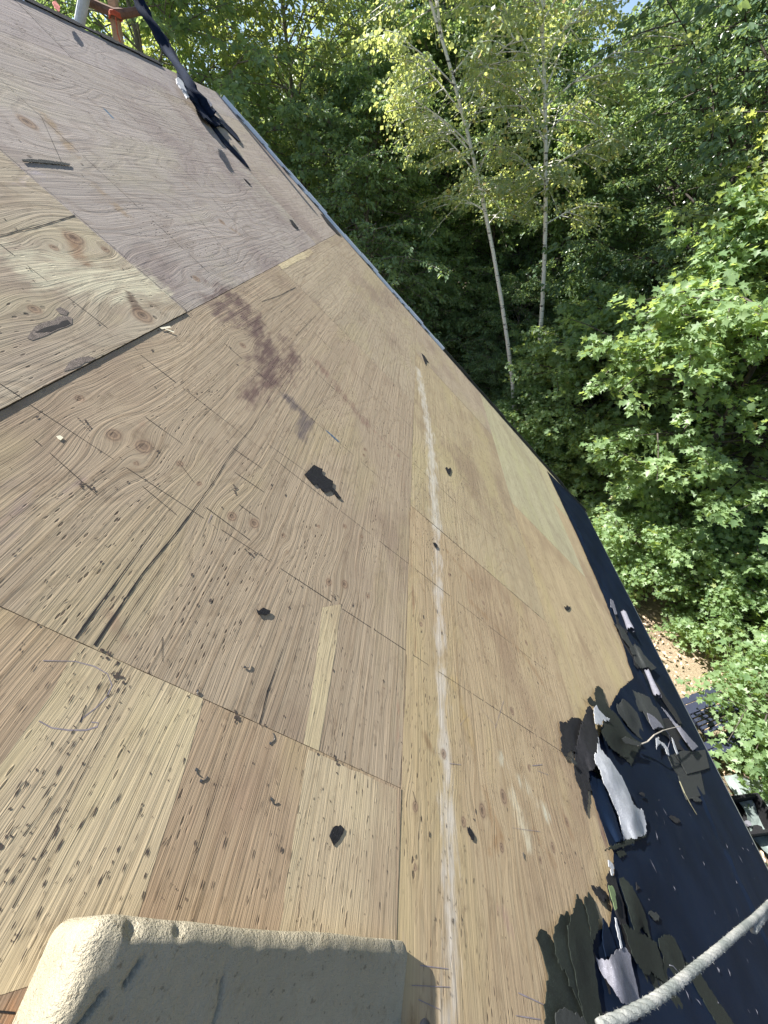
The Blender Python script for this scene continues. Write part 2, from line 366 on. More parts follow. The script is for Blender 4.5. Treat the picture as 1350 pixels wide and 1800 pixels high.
# stains and a painted glow: polyline in pixels, half width (m), colour, strength
def S(pts, w, c, s): return ([uv(*p) for p in pts], w, c, s)
STN_GLOW = [
    S([(735, 650), (755, 760), (768, 930)], .062, (.50, .455, .37), .60), S([(768, 930), (775, 1150), (783, 1330), (790, 1560), (792, 1790)], .050, (.50, .45, .38), .54),
    S([(265, 1185), (200, 1330), (110, 1500)], .02, (.52, .45, .29), .1),
    S([(1000, 200), (1001, 201)], .01, (.3, .2, .1), .1), S([(60, 470), (180, 500), (260, 500)], .12, (.46, .42, .30), .6), S([(400, 1500), (440, 1350)], .08, (.34, .235, .155), .4), S([(260, 1640), (330, 1420)], .05, (.33, .23, .15), .4),
    S([(400, 520), (430, 545), (455, 590), (475, 620), (470, 660)], .13, (.10, .062, .056), .60), S([(500, 600), (520, 640), (480, 665), (440, 700)], .09, (.115, .072, .062), .56),
    S([(385, 545), (430, 560), (400, 520)], .13, (.115, .075, .066), .55), S([(505, 700), (540, 735), (530, 765)], .05, (.125, .10, .09), .62), S([(560, 640), (640, 740)], .07, (.20, .13, .095), .52),
    S([(640, 740), (700, 800)], .03, (.22, .14, .10), .45), S([(574, 757), (594, 775)], .009, (.05, .10, .16), .9), S([(184, 192), (197, 206)], .012, (.06, .12, .18), .8),
    S([(225, 515), (240, 545)], .03, (.10, .07, .05), .6), S([(130, 425), (145, 460)], .04, (.22, .13, .075), .6), S([(80, 205), (130, 270)], .04, (.25, .18, .11), .5),
    S([(170, 330), (230, 385)], .04, (.24, .17, .10), .5), S([(320, 320), (350, 350)], .03, (.28, .18, .12), .4), S([(385, 390), (420, 410)], .03, (.22, .15, .09), .45),
    S([(845, 1380), (880, 1470), (860, 1500)], .035, (.26, .16, .08), .5), S([(940, 1460), (975, 1520)], .03, (.24, .15, .08), .5), S([(985, 1420), (1005, 1470)], .03, (.25, .16, .09), .5),
    S([(745, 1290), (760, 1320)], .02, (.22, .15, .08), .6), S([(830, 1060), (920, 1150), (960, 1210)], .03, (.27, .18, .10), .5), S([(770, 950), (830, 1020)], .02, (.27, .18, .10), .5),
    S([(800, 1200), (830, 1300)], .05, (.34, .24, .10), .45), S([(900, 1400), (930, 1480)], .05, (.55, .50, .36), .45), S([(880, 1330), (960, 1430)], .04, (.52, .50, .38), .4),
    S([(1055, 1440), (1065, 1500)], .04, (.16, .10, .09), .5), S([(0, 1660), (30, 1720)], .03, (.08, .06, .06), .55), S([(60, 1690), (20, 1790)], .03, (.50, .22, .08), .5),  # last entry paints the orange glow of light beside the foam
    S([(250, 740), (240, 800)], .03, (.24, .15, .10), .35), S([(720, 900), (730, 1150)], .012, (.25, .16, .09), .5), S([(700, 1150), (700, 1385)], .01, (.32, .18, .12), .4),
    S([(20, 860), (40, 980)], .07, (.24, .18, .155), .35), S([(220, 1120), (190, 1080)], .02, (.22, .15, .10), .5), S([(140, 840), (120, 880)], .03, (.20, .14, .14), .35),
    S([(0, 300), (60, 300)], .08, (.38, .33, .36), .3), S([(700, 1620), (720, 1700)], .02, (.5, .42, .38), .4), S([(880, 1600), (900, 1640)], .03, (.28, .18, .14), .45)]

def seg_d(U_, V_, a, b):
    ax, ay = a; bx, by = b; L2 = (bx-ax)**2+(by-ay)**2+1e-12
    t = np.clip(((U_-ax)*(bx-ax)+(V_-ay)*(by-ay))/L2, 0, 1)
    return np.hypot(U_-ax-t*(bx-ax), V_-ay-t*(by-ay))
def fields(U_, V_):
    warp = np.zeros_like(U_); kn = np.full_like(U_, 6.)
    for (a, b, r) in KN:
        d = U_-a; e = V_-b
        warp -= d*.85*np.exp(-(d/(3.2*r))**2)*np.exp(-(e/(5*r))**2)
        kn = np.minimum(kn, np.hypot(d/r, e/(1.25*r)))
    C = np.zeros((len(U_), 4)); C[:, :3] = .3
    for pts, w_, c_, s_ in STN_GLOW:
        d = np.full_like(U_, 9.)
        for i in range(len(pts)-1): d = np.minimum(d, seg_d(U_, V_, pts[i], pts[i+1]))
        al = s_*np.exp(-(d/w_)**2*.9); k = al > C[:, 3]
        C[k, :3] = c_; C[:, 3] = np.maximum(C[:, 3], al)
    return warp, kn, C

# marks that belong to a sheet: polygon (u, v), lift, material slot
MARKS = []
def mark(P, slot, h=.0008): MARKS.append((P, slot, h))
def strokeuv(pts, w0, w1=None, jit=.0, seed=0):
    """ribbon polygon along a polyline with width profile"""
    rg = np.random.default_rng(seed+len(pts)); pts = [np.array(p) for p in pts]
    d = []
    for i in range(len(pts)-1):
        k = max(1, int(np.linalg.norm(pts[i+1]-pts[i])/.02))
        for j in range(k): d.append(pts[i]+(pts[i+1]-pts[i])*j/k)
    d.append(pts[-1]); d = np.array(d)
    if jit: kk_ = np.arange(len(d)); nz_ = np.interp(kk_, np.arange(0, len(d)+5, 3), rg.normal(size=len(np.arange(0, len(d)+5, 3)))); d[1:-1, 0] += (nz_*jit*.2)[1:-1]
    T = np.gradient(d, axis=0); T /= np.linalg.norm(T, axis=1)[:, None]+1e-9; Nn = np.stack([-T[:, 1], T[:, 0]], 1)
    k = np.linspace(0, 1, len(d)); wd = (w0+(w1 if w1 is not None else w0)*k-w0*k)*(1+(rg.uniform(-.35, .35, len(d)) if jit else 0))
    return np.concatenate([d+Nn*wd[:, None]/2, (d-Nn*wd[:, None]/2)[::-1]])
def crack(px, w0, w1=None, jit=.0012, slot=1, h=.0008):
    pts = [uv(*p) for p in px]; rb = strokeuv(pts, w0, w1, jit, int(px[0][0]))
    n = len(rb)//2
    for i in range(n-1): MARKS.append((np.array([rb[i], rb[i+1], rb[2*n-2-i], rb[2*n-1-i]]), slot, h))
for px, a, b_ in [
    ([(132, 1122), (290, 905)], .007, .001), ([(166, 1135), (247, 1012), (314, 931), (372, 852), (403, 802), (470, 715)], .006, .0015),
    ([(187, 1143), (240, 1060), (290, 990)], .002, .001), ([(456, 1273), (470, 1215), (490, 1160), (512, 1100)], .0055, .001), ([(21, 1596), (90, 1470), (170, 1310), (228, 1187)], .002, .001),
    ([(310, 1600), (350, 1480), (385, 1360), (415, 1265)], .002, .001), ([(460, 530), (490, 520), (520, 505)], .004, .005), ([(520, 590), (555, 555)], .003, .002),
    ([(350, 385), (420, 470)], .002, .001), ([(645, 1385), (645, 1370), (648, 1340)], .002, .001), ([(0, 415), (60, 402), (132, 380)], .003, .006),
    ([(703, 1380), (708, 1300), (714, 1150)], .0015, .002), ([(70, 200), (110, 290)], .001, .002), ([(40, 1470), (90, 1400)], .002, .001),
    ([(250, 855), (310, 905)], .002, .002), ([(255, 733), (320, 780)], .002, .002), ([(88, 797), (170, 870)], .002, .002), ([(60, 773), (72, 783)], .003, .002),
    ([(408, 787), (460, 823)], .0025, .002), ([(412, 830), (464, 865)], .002, .0025), ([(470, 780), (540, 830)], .0015, .002), ([(362, 892), (440, 950)], .003, .002), ([(420, 887), (455, 912)], .003, .002),
    ([(316, 815), (340, 847)], .003, .002), ([(150, 1240), (140, 1270)], .002, .002), ([(285, 1120), (285, 1163)], .002, .001),
    ([(738, 1697), (787, 1703)], .005, .004), ([(723, 1732), (790, 1735)], .003, .003), ([(735, 1757), (772, 1774)], .004, .003), ([(910, 1745), (960, 1768)], .007, .005), ([(906, 1785), (950, 1792)], .005, .005),
    ([(790, 1342), (810, 1344)], .004, .003), ([(935, 1346), (953, 1344)], .006, .005), ([(945, 1355), (963, 1362)], .003, .003), ([(730, 1410), (725, 1390)], .003, .002),
    ([(900, 1455), (950, 1462)], .002, .003), ([(870, 1280), (885, 1232)], .003, .004), ([(808, 1275), (825, 1255)], .003, .002), ([(840, 1240), (870, 1275)], .002, .002), ([(1010, 1240), (1085, 1290)], .002, .001)]:
    low = min(p[1] for p in px) > 1690 or (min(p[0] for p in px) > 780); crack(px, a*(.36 if low else .62), b_*(.36 if low else .62), slot=4 if low else 1)
# nail lines across the grain: thin broken line plus nail holes
rg = np.random.default_rng(3)
def blob(u, v, r, slot=7, h=.0012, el=1.):
    k = 7; ph = rg.uniform(0, 6.28); mark(np.array([(u+r*rg.uniform(.6, 1.2)*math.cos(ph+6.283*i/k), v+el*r*rg.uniform(.6, 1.2)*math.sin(ph+6.283*i/k)) for i in range(k)]), slot, h)
ROWS = [(-1.86, -1.57, [(-2.6, .4), (.4, 2.8), (2.8, VRAKE)]), (-1.57, -.35, [(-2.6, -.84), (-.84, 1.59), (1.59, 4.0), (4.0, VRAKE)]), (-.35, .87, [(-2.05, .385), (.385, 2.82), (2.82, VRAKE)]),
        (.87, 2.09, [(-2.6, -.84), (-.84, 1.6), (1.6, 4.02), (4.02, VRAKE)]), (2.09, 3.31, [(-2.05, .385), (.385, 2.82), (2.82, VRAKE)]), (3.31, 4.62, [(-2.6, -.84), (-.84, 1.6), (1.6, 4.02), (4.02, VRAKE-.02)])]
for k in range(-1, 12):
    v = .385+k*.406
    for (ua, ub, _) in ROWS[:5]:
        if rg.random() < .8:
            s = ua+rg.uniform(0, .2); e = ub-rg.uniform(0, .2)
            u = s
            while u < e:
                l = rg.uniform(.05, .25)
                mark(np.array([(u, v-.0006), (u+l, v-.0006+rg.normal()*.0006), (u+l, v+.0006), (u, v+.0006)]), 1, .0006); u += l+rg.uniform(.0, .06)
        for u in np.arange(ua+.03, ub, .15):
            blob(u+rg.normal()*.02, v+rg.normal()*.006, rg.uniform(.0014, .0034))
            if rg.random() < .4: blob(u+rg.normal()*.02, v+rg.normal()*.012, rg.uniform(.0015, .003))
for (u0, v0) in [uv(418, 1255), uv(205, 1188), uv(595, 1343), uv(185, 1150), uv(588, 1045), uv(440, 972), uv(155, 857), uv(415, 860), uv(150, 745), uv(325, 547)]:
    for q in range(9): blob(u0+rg.normal()*.009, v0+rg.normal()*.007, rg.uniform(.001, .0042))
for q in range(520): blob(rg.uniform(-1.8, 3.9), rg.uniform(-.1, 5.1), rg.uniform(.0008, .0032), el=rg.uniform(1, 2.6))
# clusters of dark streaks along the grain
def flecks(n, ua, ub, va, vb, lmax=.022, wmax=.0032):
    for q in range(n):
        u, v = rg.uniform(ua, ub), rg.uniform(va, vb); l = .003+(lmax-.003)*rg.random()**2; w_ = .0006+(wmax-.0006)*rg.random()**2; s = rg.normal()*.0012
        mark(np.array([(u-w_/2, v), (u+s, v-l/2), (u+w_/2, v-l*.1), (u+w_*.3, v+l*.35), (u-s, v+l/2)]), 7, .0009)
def pxflecks(n, cx, cy, sx, sy, **k):
    n = int(n*.6)
    for q in range(n):
        a_, b2 = uv(cx+rg.normal()*sx, cy+rg.normal()*sy); flecks(1, a_-.001, a_+.001, b2-.001, b2+.001, **k)
pxflecks(40, 60, 1450, 40, 55); pxflecks(50, 110, 1330, 22, 70); pxflecks(30, 25, 1500, 15, 40, wmax=.006); pxflecks(34, 200, 1200, 16, 30, wmax=.005)
pxflecks(60, 350, 1400, 130, 130); pxflecks(120, 620, 1450, 50, 120, wmax=.0024); pxflecks(120, 120, 1250, 100, 120); pxflecks(90, 500, 1500, 60, 80, wmax=.002)
pxflecks(140, 400, 1150, 150, 90, wmax=.002); pxflecks(160, 850, 1450, 70, 170, wmax=.0026); pxflecks(90, 790, 1500, 14, 150, wmax=.0026); pxflecks(180, 850, 1150, 80, 170, wmax=.0026)
pxflecks(160, 250, 900, 150, 90, wmax=.002); pxflecks(150, 600, 1150, 60, 150, wmax=.002); pxflecks(120, 850, 900, 60, 90, wmax=.003); pxflecks(30, 20, 1640, 25, 30, wmax=.004); pxflecks(90, 200, 1540, 120, 40)
for q in range(420):
    u, v = rg.uniform(-1.8, 3.9), rg.uniform(.8, 5.1); flecks(1, u-.001, u+.001, v-.001, v+.001, lmax=.035, wmax=.006)
# light strips where the top veneer is fresh
def pxpoly(P, jit=.0, step=.03, seed=1): return np.array(densify([np.array(uv(*p)) for p in P], step, jit, seed))
mark(pxpoly([(566, 1068), (600, 1062), (590, 1140), (577, 1220), (560, 1322), (533, 1312), (548, 1220), (560, 1130)], .0012), 2, .0004)
mark(pxpoly([(495, 458), (545, 438), (552, 446), (470, 487), (400, 520), (390, 512)], .003), 2, .0004)
mark(pxpoly([(137, 1130), (357, 1227), (341, 1290), (318, 1370), (292, 1450), (262, 1545), (215, 1690), (-200, 1800), (-150, 1600), (-60, 1440), (60, 1262)], .0015), 8, .0003)
mark(pxpoly([(541, 1318), (696, 1388), (695, 1500), (693, 1700), (480, 1700), (500, 1560), (520, 1440)], .0015), 8, .0003)
# pale sheet parts, split veneer, gouges
mark(pxpoly([(47, 596), (62, 575), (112, 556), (126, 560), (126, 571), (92, 586), (56, 600)], .002, .02), 3, .0007)
mark(pxpoly([(97, 545), (105, 541), (120, 549), (116, 556), (104, 553)], .001, .02), 3, .0007)
mark(pxpoly([(60, 586), (118, 564), (124, 570), (90, 584)], .002, .02), 1, .0010)
mark(pxpoly([(110, 655), (125, 635), (155, 628), (168, 632), (140, 645)], .002, .02), 3, .0007)
mark(pxpoly([(280, 577), (298, 574), (300, 577), (284, 580)]), 5, .003); mark(pxpoly([(288, 578), (306, 584), (305, 586), (290, 580)]), 5, .003)
mark(pxpoly([(98, 768), (105, 766), (111, 770), (106, 775), (101, 772)]), 5, .002)
for P in [[(75, 1162), (130, 1163), (165, 1172), (188, 1185), (196, 1205), (188, 1225), (168, 1245), (145, 1262), (140, 1270)], [(68, 1268), (90, 1280), (120, 1284), (150, 1284), (170, 1278), (172, 1271), (160, 1270)]]:
    crack(P, .0014, .0022, .0003, 4, .0005)
crack([(372, 905), (365, 920)], .002, .001, .0003, 4)

TINT = {(0, 1): (.33, .295, .30), (0, 2): (.33, .298, .30), (1, 0): (.39, .315, .235), (1, 1): (.385, .335, .27), (1, 2): (.34, .305, .295), (1, 3): (.355, .31, .285),  # upper far sheets: sky reflection and haze tinted into cooler, greyer colours
        (2, 0): (.37, .285, .205), (2, 1): (.365, .297, .225), (2, 2): (.375, .315, .24), (3, 0): (.41, .335, .225), (3, 1): (.43, .34, .23), (3, 2): (.42, .35, .24), (3, 3): (.40, .335, .26),
        (4, 0): (.46, .37, .25), (4, 1): (.47, .38, .25), (4, 2): (.45, .42, .295), (5, 1): (.46, .37, .25), (5, 2): (.46, .37, .25), (5, 3): (.48, .44, .30)}
FIG = {(1, 1): .9, (1, 2): .8, (0, 2): .6, (2, 0): .25, (2, 1): .45, (2, 2): .6, (3, 1): .6, (3, 2): .6}
LIFT = {(1, 1): .003, (2, 0): .002}
SHEETS = []
for ri, (ua, ub, segs) in enumerate(ROWS):
    for si, (va, vb) in enumerate(segs):
        SHEETS.append((ri, si, ua+.0007, ub-.0007, va+.0008, vb-.0008))
def sheet_of(u, v):
    for k, (ri, si, ua, ub, va, vb) in enumerate(SHEETS):
        if ua-.0016 <= u <= ub+.0016 and va-.0016 <= v <= vb+.0016: return k
    return None
bym = {}
for m_ in MARKS:
    c_ = np.mean(m_[0], axis=0); k = sheet_of(*c_)
    if k is not None: bym.setdefault(k, []).append(m_)
def sheet(k):
    ri, si, ua, ub, va, vb = SHEETS[k]
    near = va < 2.2 and vb > -.2
    st_ = .009 if near else .016
    if vb < -.1: st_ = .1
    nu = max(2, int((ub-ua)/st_)); nv = max(2, int((vb-va)/st_))
    gu, gv = np.meshgrid(np.linspace(ua, ub, nu+1), np.linspace(va, vb, nv+1), indexing='ij')
    gu = gu.ravel(); gv = gv.ravel(); lift = LIFT.get((ri, si), 0.)
    def hh(u, v): return lift+.0014*(vnoise(u*1.7, v*1.1, 5+k)-.5)+(.0025*np.clip(1-(ub-u)/.12, 0, 1)*vnoise(v*2.+0*u, 0*u, k) if (ri, si) == (1, 1) else 0)
    H = hh(gu, gv)
    eu = gu.copy(); ev = gv.copy()
    jit = (vnoise(gu*40, gv*40, k)-.5)*.0016
    eu[gu == ua] += abs(jit[gu == ua]); eu[gu == ub] -= abs(jit[gu == ub]); ev[gv == va] += abs(jit[gv == va]); ev[gv == vb] -= abs(jit[gv == vb])
    V = O+eu[:, None]*B+ev[:, None]*A+H[:, None]*N
    idx = np.arange((nu+1)*(nv+1)).reshape(nu+1, nv+1)
    q = np.stack([idx[:-1, :-1], idx[1:, :-1], idx[1:, 1:], idx[:-1, 1:]], -1).reshape(-1, 4)
    faces = q.tolist(); mi = [0]*len(faces); verts = [V]; uvl = [np.stack([gu, gv], 1)]
    warp, kn, C = fields(gu, gv); n = len(V)
    # sides 12 mm deep
    ring = list(idx[:, 0])+list(idx[-1, 1:])+list(idx[::-1, -1][1:])+list(idx[0, ::-1][1:-1])
    low = V[ring]-N*.012; verts.append(low); uvl.append(uvl[0][ring]); m = len(ring)
    for i in range(m): j = (i+1) % m; faces.append([ring[i], n+i, n+j, ring[j]]); mi.append(6)
    n += m
    faces.append([n-m+i for i in range(m)]); mi.append(6)
    for P, slot, h in bym.get(k, []):
        P = np.asarray(P); Hm = hh(P[:, 0], P[:, 1])+h
        P2 = P.copy(); P2[:, 0] = np.clip(P2[:, 0], ua, ub); P2[:, 1] = np.clip(P2[:, 1], va, vb)
        verts.append(O+P2[:, :1]*B+P2[:, 1:]*A+Hm[:, None]*N); uvl.append(P2); faces.append(list(range(n, n+len(P)))); mi.append(slot); n += len(P)
    V = np.concatenate(verts); UVs = np.concatenate(uvl)
    t3 = TINT.get((ri, si), (.44, .35, .25))
    mt = plywood('plywood_%d' % k, t3, 1., 11.3*k+2, FIG.get((ri, si), .5), 0.)
    o = mk('plywood_sheet', V, faces, [mt, M['dark'], M['pale'], M['tear'], M['ink'], M['white'], M['edge'], M['fleck'], M['pale2']], house, None, mi, UVs)
    me = o.data; tot = len(V)
    def attr(name, typ, arr, dv, key, comp=1):
        a = me.attributes.new(name, typ, 'POINT'); full = np.full((tot, comp), dv, dtype=np.float32); full[:len(arr)] = arr.reshape(len(arr), comp); a.data.foreach_set(key, full.ravel())
    attr('warp', 'FLOAT', warp, 0., 'value'); attr('knot', 'FLOAT', kn, 6., 'value'); attr('stain_glow', 'FLOAT_COLOR', C, 0., 'color', 4)
    return o
for k in range(len(SHEETS)): sheet(k)
# added black board under the sheets: its colour stands in for shade in the gaps
V, Fc = box_vf(dw((URIDGE+UEAVE-.15)/2, (VRAKE+VBACK)/2-.01, -.032), (UEAVE-.15-URIDGE)/2-.01, (VRAKE-VBACK)/2-.03, .017, (B, A, N))
mk('gap_shade_board', V, Fc, M['dark'], house)

# roofing felt left along the eave
FP = [(960, 828), (1015, 945), (1060, 1050), (1088, 1120), (1112, 1192), (1085, 1215), (1060, 1262), (1040, 1330), (1045, 1400), (1060, 1470), (1072, 1500), (1076, 1570), (1066, 1630), (1020, 1650), (975, 1680), (962, 1720), (962, 1800)]
fe = [np.array(uv(*p)) for p in FP]
outl = fe+[np.array([1.38, -.3]), np.array([1.5, VBACK]), np.array([UEAVE, VBACK]), np.array([UEAVE, VRAKE-.005]), np.array([fe[0][0], VRAKE-.005])]
fo = [*densify(outl[:len(fe)], .03, .004, 3)]
fo = fo[:-1] if np.linalg.norm(fo[-1]-outl[0]) < .01 else fo
k_ = len(fe)
fo = []
for i in range(k_-1):
    a_, b2 = fe[i], fe[i+1]; m_ = max(1, int(np.linalg.norm(b2-a_)/.03))
    for j in range(m_):
        q = a_+(b2-a_)*j/m_; fo.append(q+np.array([-1, .2])*(rg.normal()*.005 if j else 0))
fo += [fe[-1]]+outl[k_:-1]
P2, T2 = fill(fo, .07)
hz = .006+.005*vnoise(P2[:, 0]*5, P2[:, 1]*2, 2)+.018*np.clip(vnoise(P2[:, 0]*2, P2[:, 1]*6, 9)-.6, 0, 1)+.010*np.exp(-((P2[:, 0]-3.75-.05*np.sin(P2[:, 1]*2))/.02)**2)+.004*(P2[:, 0] > 3.8)
FV = O+P2[:, :1]*B+P2[:, 1:]*A+hz[:, None]*N
# pale chips stuck in the felt are part of its surface
mbc = MB()
for q in range(45):
    x, y = rg.uniform(1085, 1340), rg.uniform(1380, 1790)
    u, v = uv(x, y)
    if u > UEAVE-.05: continue
    l = rg.uniform(.005, .03)*(1 if rg.random() < .8 else 1.6); w_ = rg.uniform(.001, .0045); an = rg.normal()*.5
    d = np.array([math.sin(an), math.cos(an)]); e = np.array([d[1], -d[0]])
    P = [(u, v)+d*l/2, (u, v)+e*w_, (u, v)-d*l/2, (u, v)-e*w_*.6]
    mbc.add([dw(p[0], p[1], .018+.002*(i % 2)) for i, p in enumerate(P)], [(0, 1, 2, 3)])
for (x1, y1, x2, y2, w_) in [(1142, 1509, 1155, 1535, .005), (1197, 1502, 1203, 1511, .004), (1255, 1600, 1258, 1609, .003), (1293, 1594, 1297, 1606, .003), (1312, 1683, 1316, 1694, .003), (1151, 1424, 1157, 1436, .004), (1165, 1420, 1173, 1434, .005), (1140, 1580, 1142, 1583, .004), (1298, 1502, 1306, 1518, .008)]:
    a_, b2 = np.array(uv(x1, y1, .02)), np.array(uv(x2, y2, .02)); e = (b2-a_)[::-1]*(1, -1); e = e/np.linalg.norm(e)*w_
    P = [a_, (a_+b2)/2+e*.6, b2, (a_+b2)/2-e]
    mbc.add([dw(p[0], p[1], .02) for p in P], [(0, 1, 2, 3)])
nf = len(FV); mk('roofing_felt', np.concatenate([FV]+mbc.v), [tuple(f) for f in T2]+[tuple(i+nf for i in f) for f in mbc.f], [M['navy'], M['lav']], house, None, [0]*len(T2)+[1]*len(mbc.f))
# rake edge: light metal drip edge on the upper part, dark one below
def rake_strip(name, u0, u1, mat, wdt=.055):
    mb = MB(); us = np.arange(u0, u1, .25); us = np.append(us, u1)
    for i in range(len(us)-1):
        c0 = dw((us[i]+us[i+1])/2, VRAKE+.012, .006+.003*math.sin(i*2.1)); mb.box(c0, (us[i+1]-us[i])/2+.001, wdt/2, .004, (B, A, N)); mb.box(dw((us[i]+us[i+1])/2, VRAKE+.012-wdt/2, .016+.006*math.sin(i*2.1)), (us[i+1]-us[i])/2-.001, .003, .016, (B, A, N))
        mb.box(dw((us[i]+us[i+1])/2, VRAKE+.042, -.05), (us[i+1]-us[i])/2-.001, .004, .05, (B, A, N))
    return mb.build(name, mat, house)
rake_strip('drip_edge', -1.80, 1.35, M['drip']); rake_strip('drip_edge', 1.35, UEAVE+.03, M['dripdark'])
for q in range(26):      # torn shreds of felt hanging on the rake edge
    u = rg.uniform(-1.8, 4.2); l = rg.uniform(.03, .16); P = [(u, VRAKE+.01), (u+l*.3, VRAKE-.03-rg.random()*.03), (u+l, VRAKE-.01), (u+l*.8, VRAKE+.04)]
    V = np.array([dw(a_, b2, .006+.004*j) for j, (a_, b2) in enumerate(P)]); mk('felt_shred', np.concatenate([V, V-N*.003]), [(0, 1, 2, 3), (7, 6, 5, 4), (0, 4, 5, 1), (1, 5, 6, 2), (2, 6, 7, 3), (3, 7, 4, 0)], M['blackfelt'], house)
mb = MB(); mb.box(dw(UEAVE+.012, (VRAKE+VBACK)/2, -.04), .006, (VRAKE-VBACK)/2, .055, (B, A, N)); mb.build('drip_edge', M['dripdark'], house)
# ridge: ragged dark felt strip
mb = MB(); v = 2.4
while v < 4.1:
    l = rg.uniform(.08, .3)
    if True:
        mb.box(dw(URIDGE-.012, v+l/2, .004), .014+rg.uniform(-.006, .010), l/2*1.02, .003+rg.uniform(0, .002), (B+rg.normal()*.03*A, A, N))
    v += l*1.0
mb.build('ridge_felt', M['blackfelt'], house)
# other roof slope, gable and eave walls
B2 = np.array([-B[0], 0, B[2]]); N2 = np.array([-N[0], 0, N[2]])
R0 = dw(URIDGE, 0)
mb = MB(); c0 = R0+B2*3.3+N2*-.03; c0[1] = (VRAKE+VBACK)/2; mb.box(c0, 3.29, (VRAKE-VBACK)/2, .03, (B2, A, N2)); mb.build('back_slope', simple('back_shingles', (.05, .05, .055), .9), house)
EX = dw(UEAVE, 0)[0]; EZ = dw(UEAVE, 0)[2]; XR = R0[0]; hw = EX-XR-.45; zt = R0[2]-hw-.10
mb = MB()
for yy in (VRAKE-.32, VBACK+.4):
    y2 = yy-.12 if yy > 0 else yy+.12
    V = [(XR-hw, yy, 0), (XR+hw, yy, 0), (XR+hw, yy, zt), (XR, yy, R0[2]-.12), (XR-hw, yy, zt)]; V2 = [(a_, y2, c_) for a_, _, c_ in V]
    mb.add(V+V2, [(0, 1, 2, 3, 4), (9, 8, 7, 6, 5), (0, 5, 6, 1), (1, 6, 7, 2), (2, 7, 8, 3), (3, 8, 9, 4), (4, 9, 5, 0)])
for sx in (-1, 1): mb.box((XR+sx*(hw-.06), (VRAKE+VBACK)/2, zt/2), .058, (VRAKE-VBACK)/2-.5, zt/2-.01)
mb.build('wall', M['wall'], house)

# ------------------------------------------------------------------ torn felt and shingle pieces
PC = [0]
def piece(name, label, cat, pts, mat, h0=.006, hs=None, th=.003, crumple=.006, org=(0, 0), sc=1., jit=.002, group=None, step=.02, tilt=None, parent=None, curl=0.):
    """pts: outline as seen, turned into an outline on the deck; every point sits at its own height above the deck.
    hs: list of (x, y, height) control heights, blended by distance"""
    PC[0] += 1; sd = PC[0]
    px = [(org[0]+p[0]/sc, org[1]+p[1]/sc) for p in pts]
    ctr = [(org[0]+p[0]/sc, org[1]+p[1]/sc, p[2]) for p in hs] if hs else None
    P = densify([np.array(uv(*p, h0)) for p in px], max(.006, step*.45), jit, sd)
    P2, T2 = fill(P, step)
    cu = P2.mean(0); ext = max(np.ptp(P2[:, 0]), np.ptp(P2[:, 1]))
    H = np.full(len(P2), float(h0))
    if ctr:
        cc = np.array([[*uv(x, y, h0), h] for x, y, h in ctr])
        d = np.hypot(P2[:, None, 0]-cc[None, :, 0], P2[:, None, 1]-cc[None, :, 1]); wgt = 1/(d**2+1e-4)**1.2; H = (wgt*cc[None, :, 2]).sum(1)/wgt.sum(1)
    s = 1.6/ext if ext > .25 else 7
    H = H+crumple*1.3*(vnoise(P2[:, 0]*s*2+sd, P2[:, 1]*s*1.2, sd)-.4)+crumple*.5*vnoise(P2[:, 0]*45, P2[:, 1]*20, sd)
    H = np.maximum(H, .004)
    # keep the seen outline: shift each raised point back along its sight line to the deck height it was traced at
    Q = O+P2[:, :1]*B+P2[:, 1:]*A+h0*N
    Dv = Q-CAM; tt = (DK-H)/(DK-h0); V = CAM+Dv*tt[:, None]
    n = len(V); V2 = np.concatenate([V, V-N*th, V, V-N*th])
    edges = {}
    for f in T2:
        for i in range(3): edges[(f[i], f[(i+1) % 3])] = 1
    faces = [tuple(f) for f in T2]+[tuple(i+n for i in f[::-1]) for f in T2]
    for (a_, b2) in edges:
        if (b2, a_) not in edges: faces.append((b2+2*n, a_+2*n, a_+3*n, b2+3*n))
    o = mk(name, V2, faces, mat, parent, None)
    for p in o.data.polygons[:2*len(T2)]: p.use_smooth = True
    if label: tag(o, label, cat, group)
    return o
r7 = dict(org=(300, 480), sc=2.25); r8 = dict(org=(0, 1000), sc=1.929); r3 = dict(org=(700, 550), sc=2.077); r5 = dict(org=(650, 1300), sc=3.); r1 = dict(org=(0, 0), sc=1.985)
G_S = 'scraps of black shingle left on the plywood'
gf, bf, gy, lv, wb = M['greenfelt'], M['blackfelt'], M['greyfelt'], M['lav'], M['whiteback']
def scrap(label, pts, fr, mat=bf, h=.0032, **k): return piece('shingle_scrap', label, 'scrap', pts, mat, h, None, .0018, .0008, jit=.0007, step=.012, group=G_S, **fr, **k)
scrap('largest black shingle scrap on the plywood, blocky with a narrow pointed tail', [(530, 797), (567, 757), (585, 768), (603, 775), (598, 790), (606, 800), (643, 823), (640, 848), (655, 862), (676, 890), (664, 889), (652, 880), (638, 858), (620, 866), (606, 865), (592, 850), (580, 832), (570, 838), (556, 826)], r7)
scrap('small black scrap with a hooked left tip in the middle of the plywood', [(340, 1328), (346, 1334), (352, 1334), (366, 1322), (395, 1335), (392, 1346), (380, 1352), (362, 1350), (350, 1352), (344, 1342)], r7)
scrap('black leaf-shaped scrap on the pale plywood just above the foam block', [(1118, 905), (1126, 885), (1140, 870), (1155, 868), (1168, 882), (1164, 896), (1150, 920), (1133, 938), (1127, 925)], r8)
scrap('small heart-shaped black scrap right of the white streak', [(172, 566), (178, 562), (183, 570), (191, 564), (194, 574), (189, 590), (182, 588)], r3)
scrap('tiny oval black scrap lying on the white streak', [(127, 838), (135, 838), (144, 848), (144, 857), (135, 855)], r3)
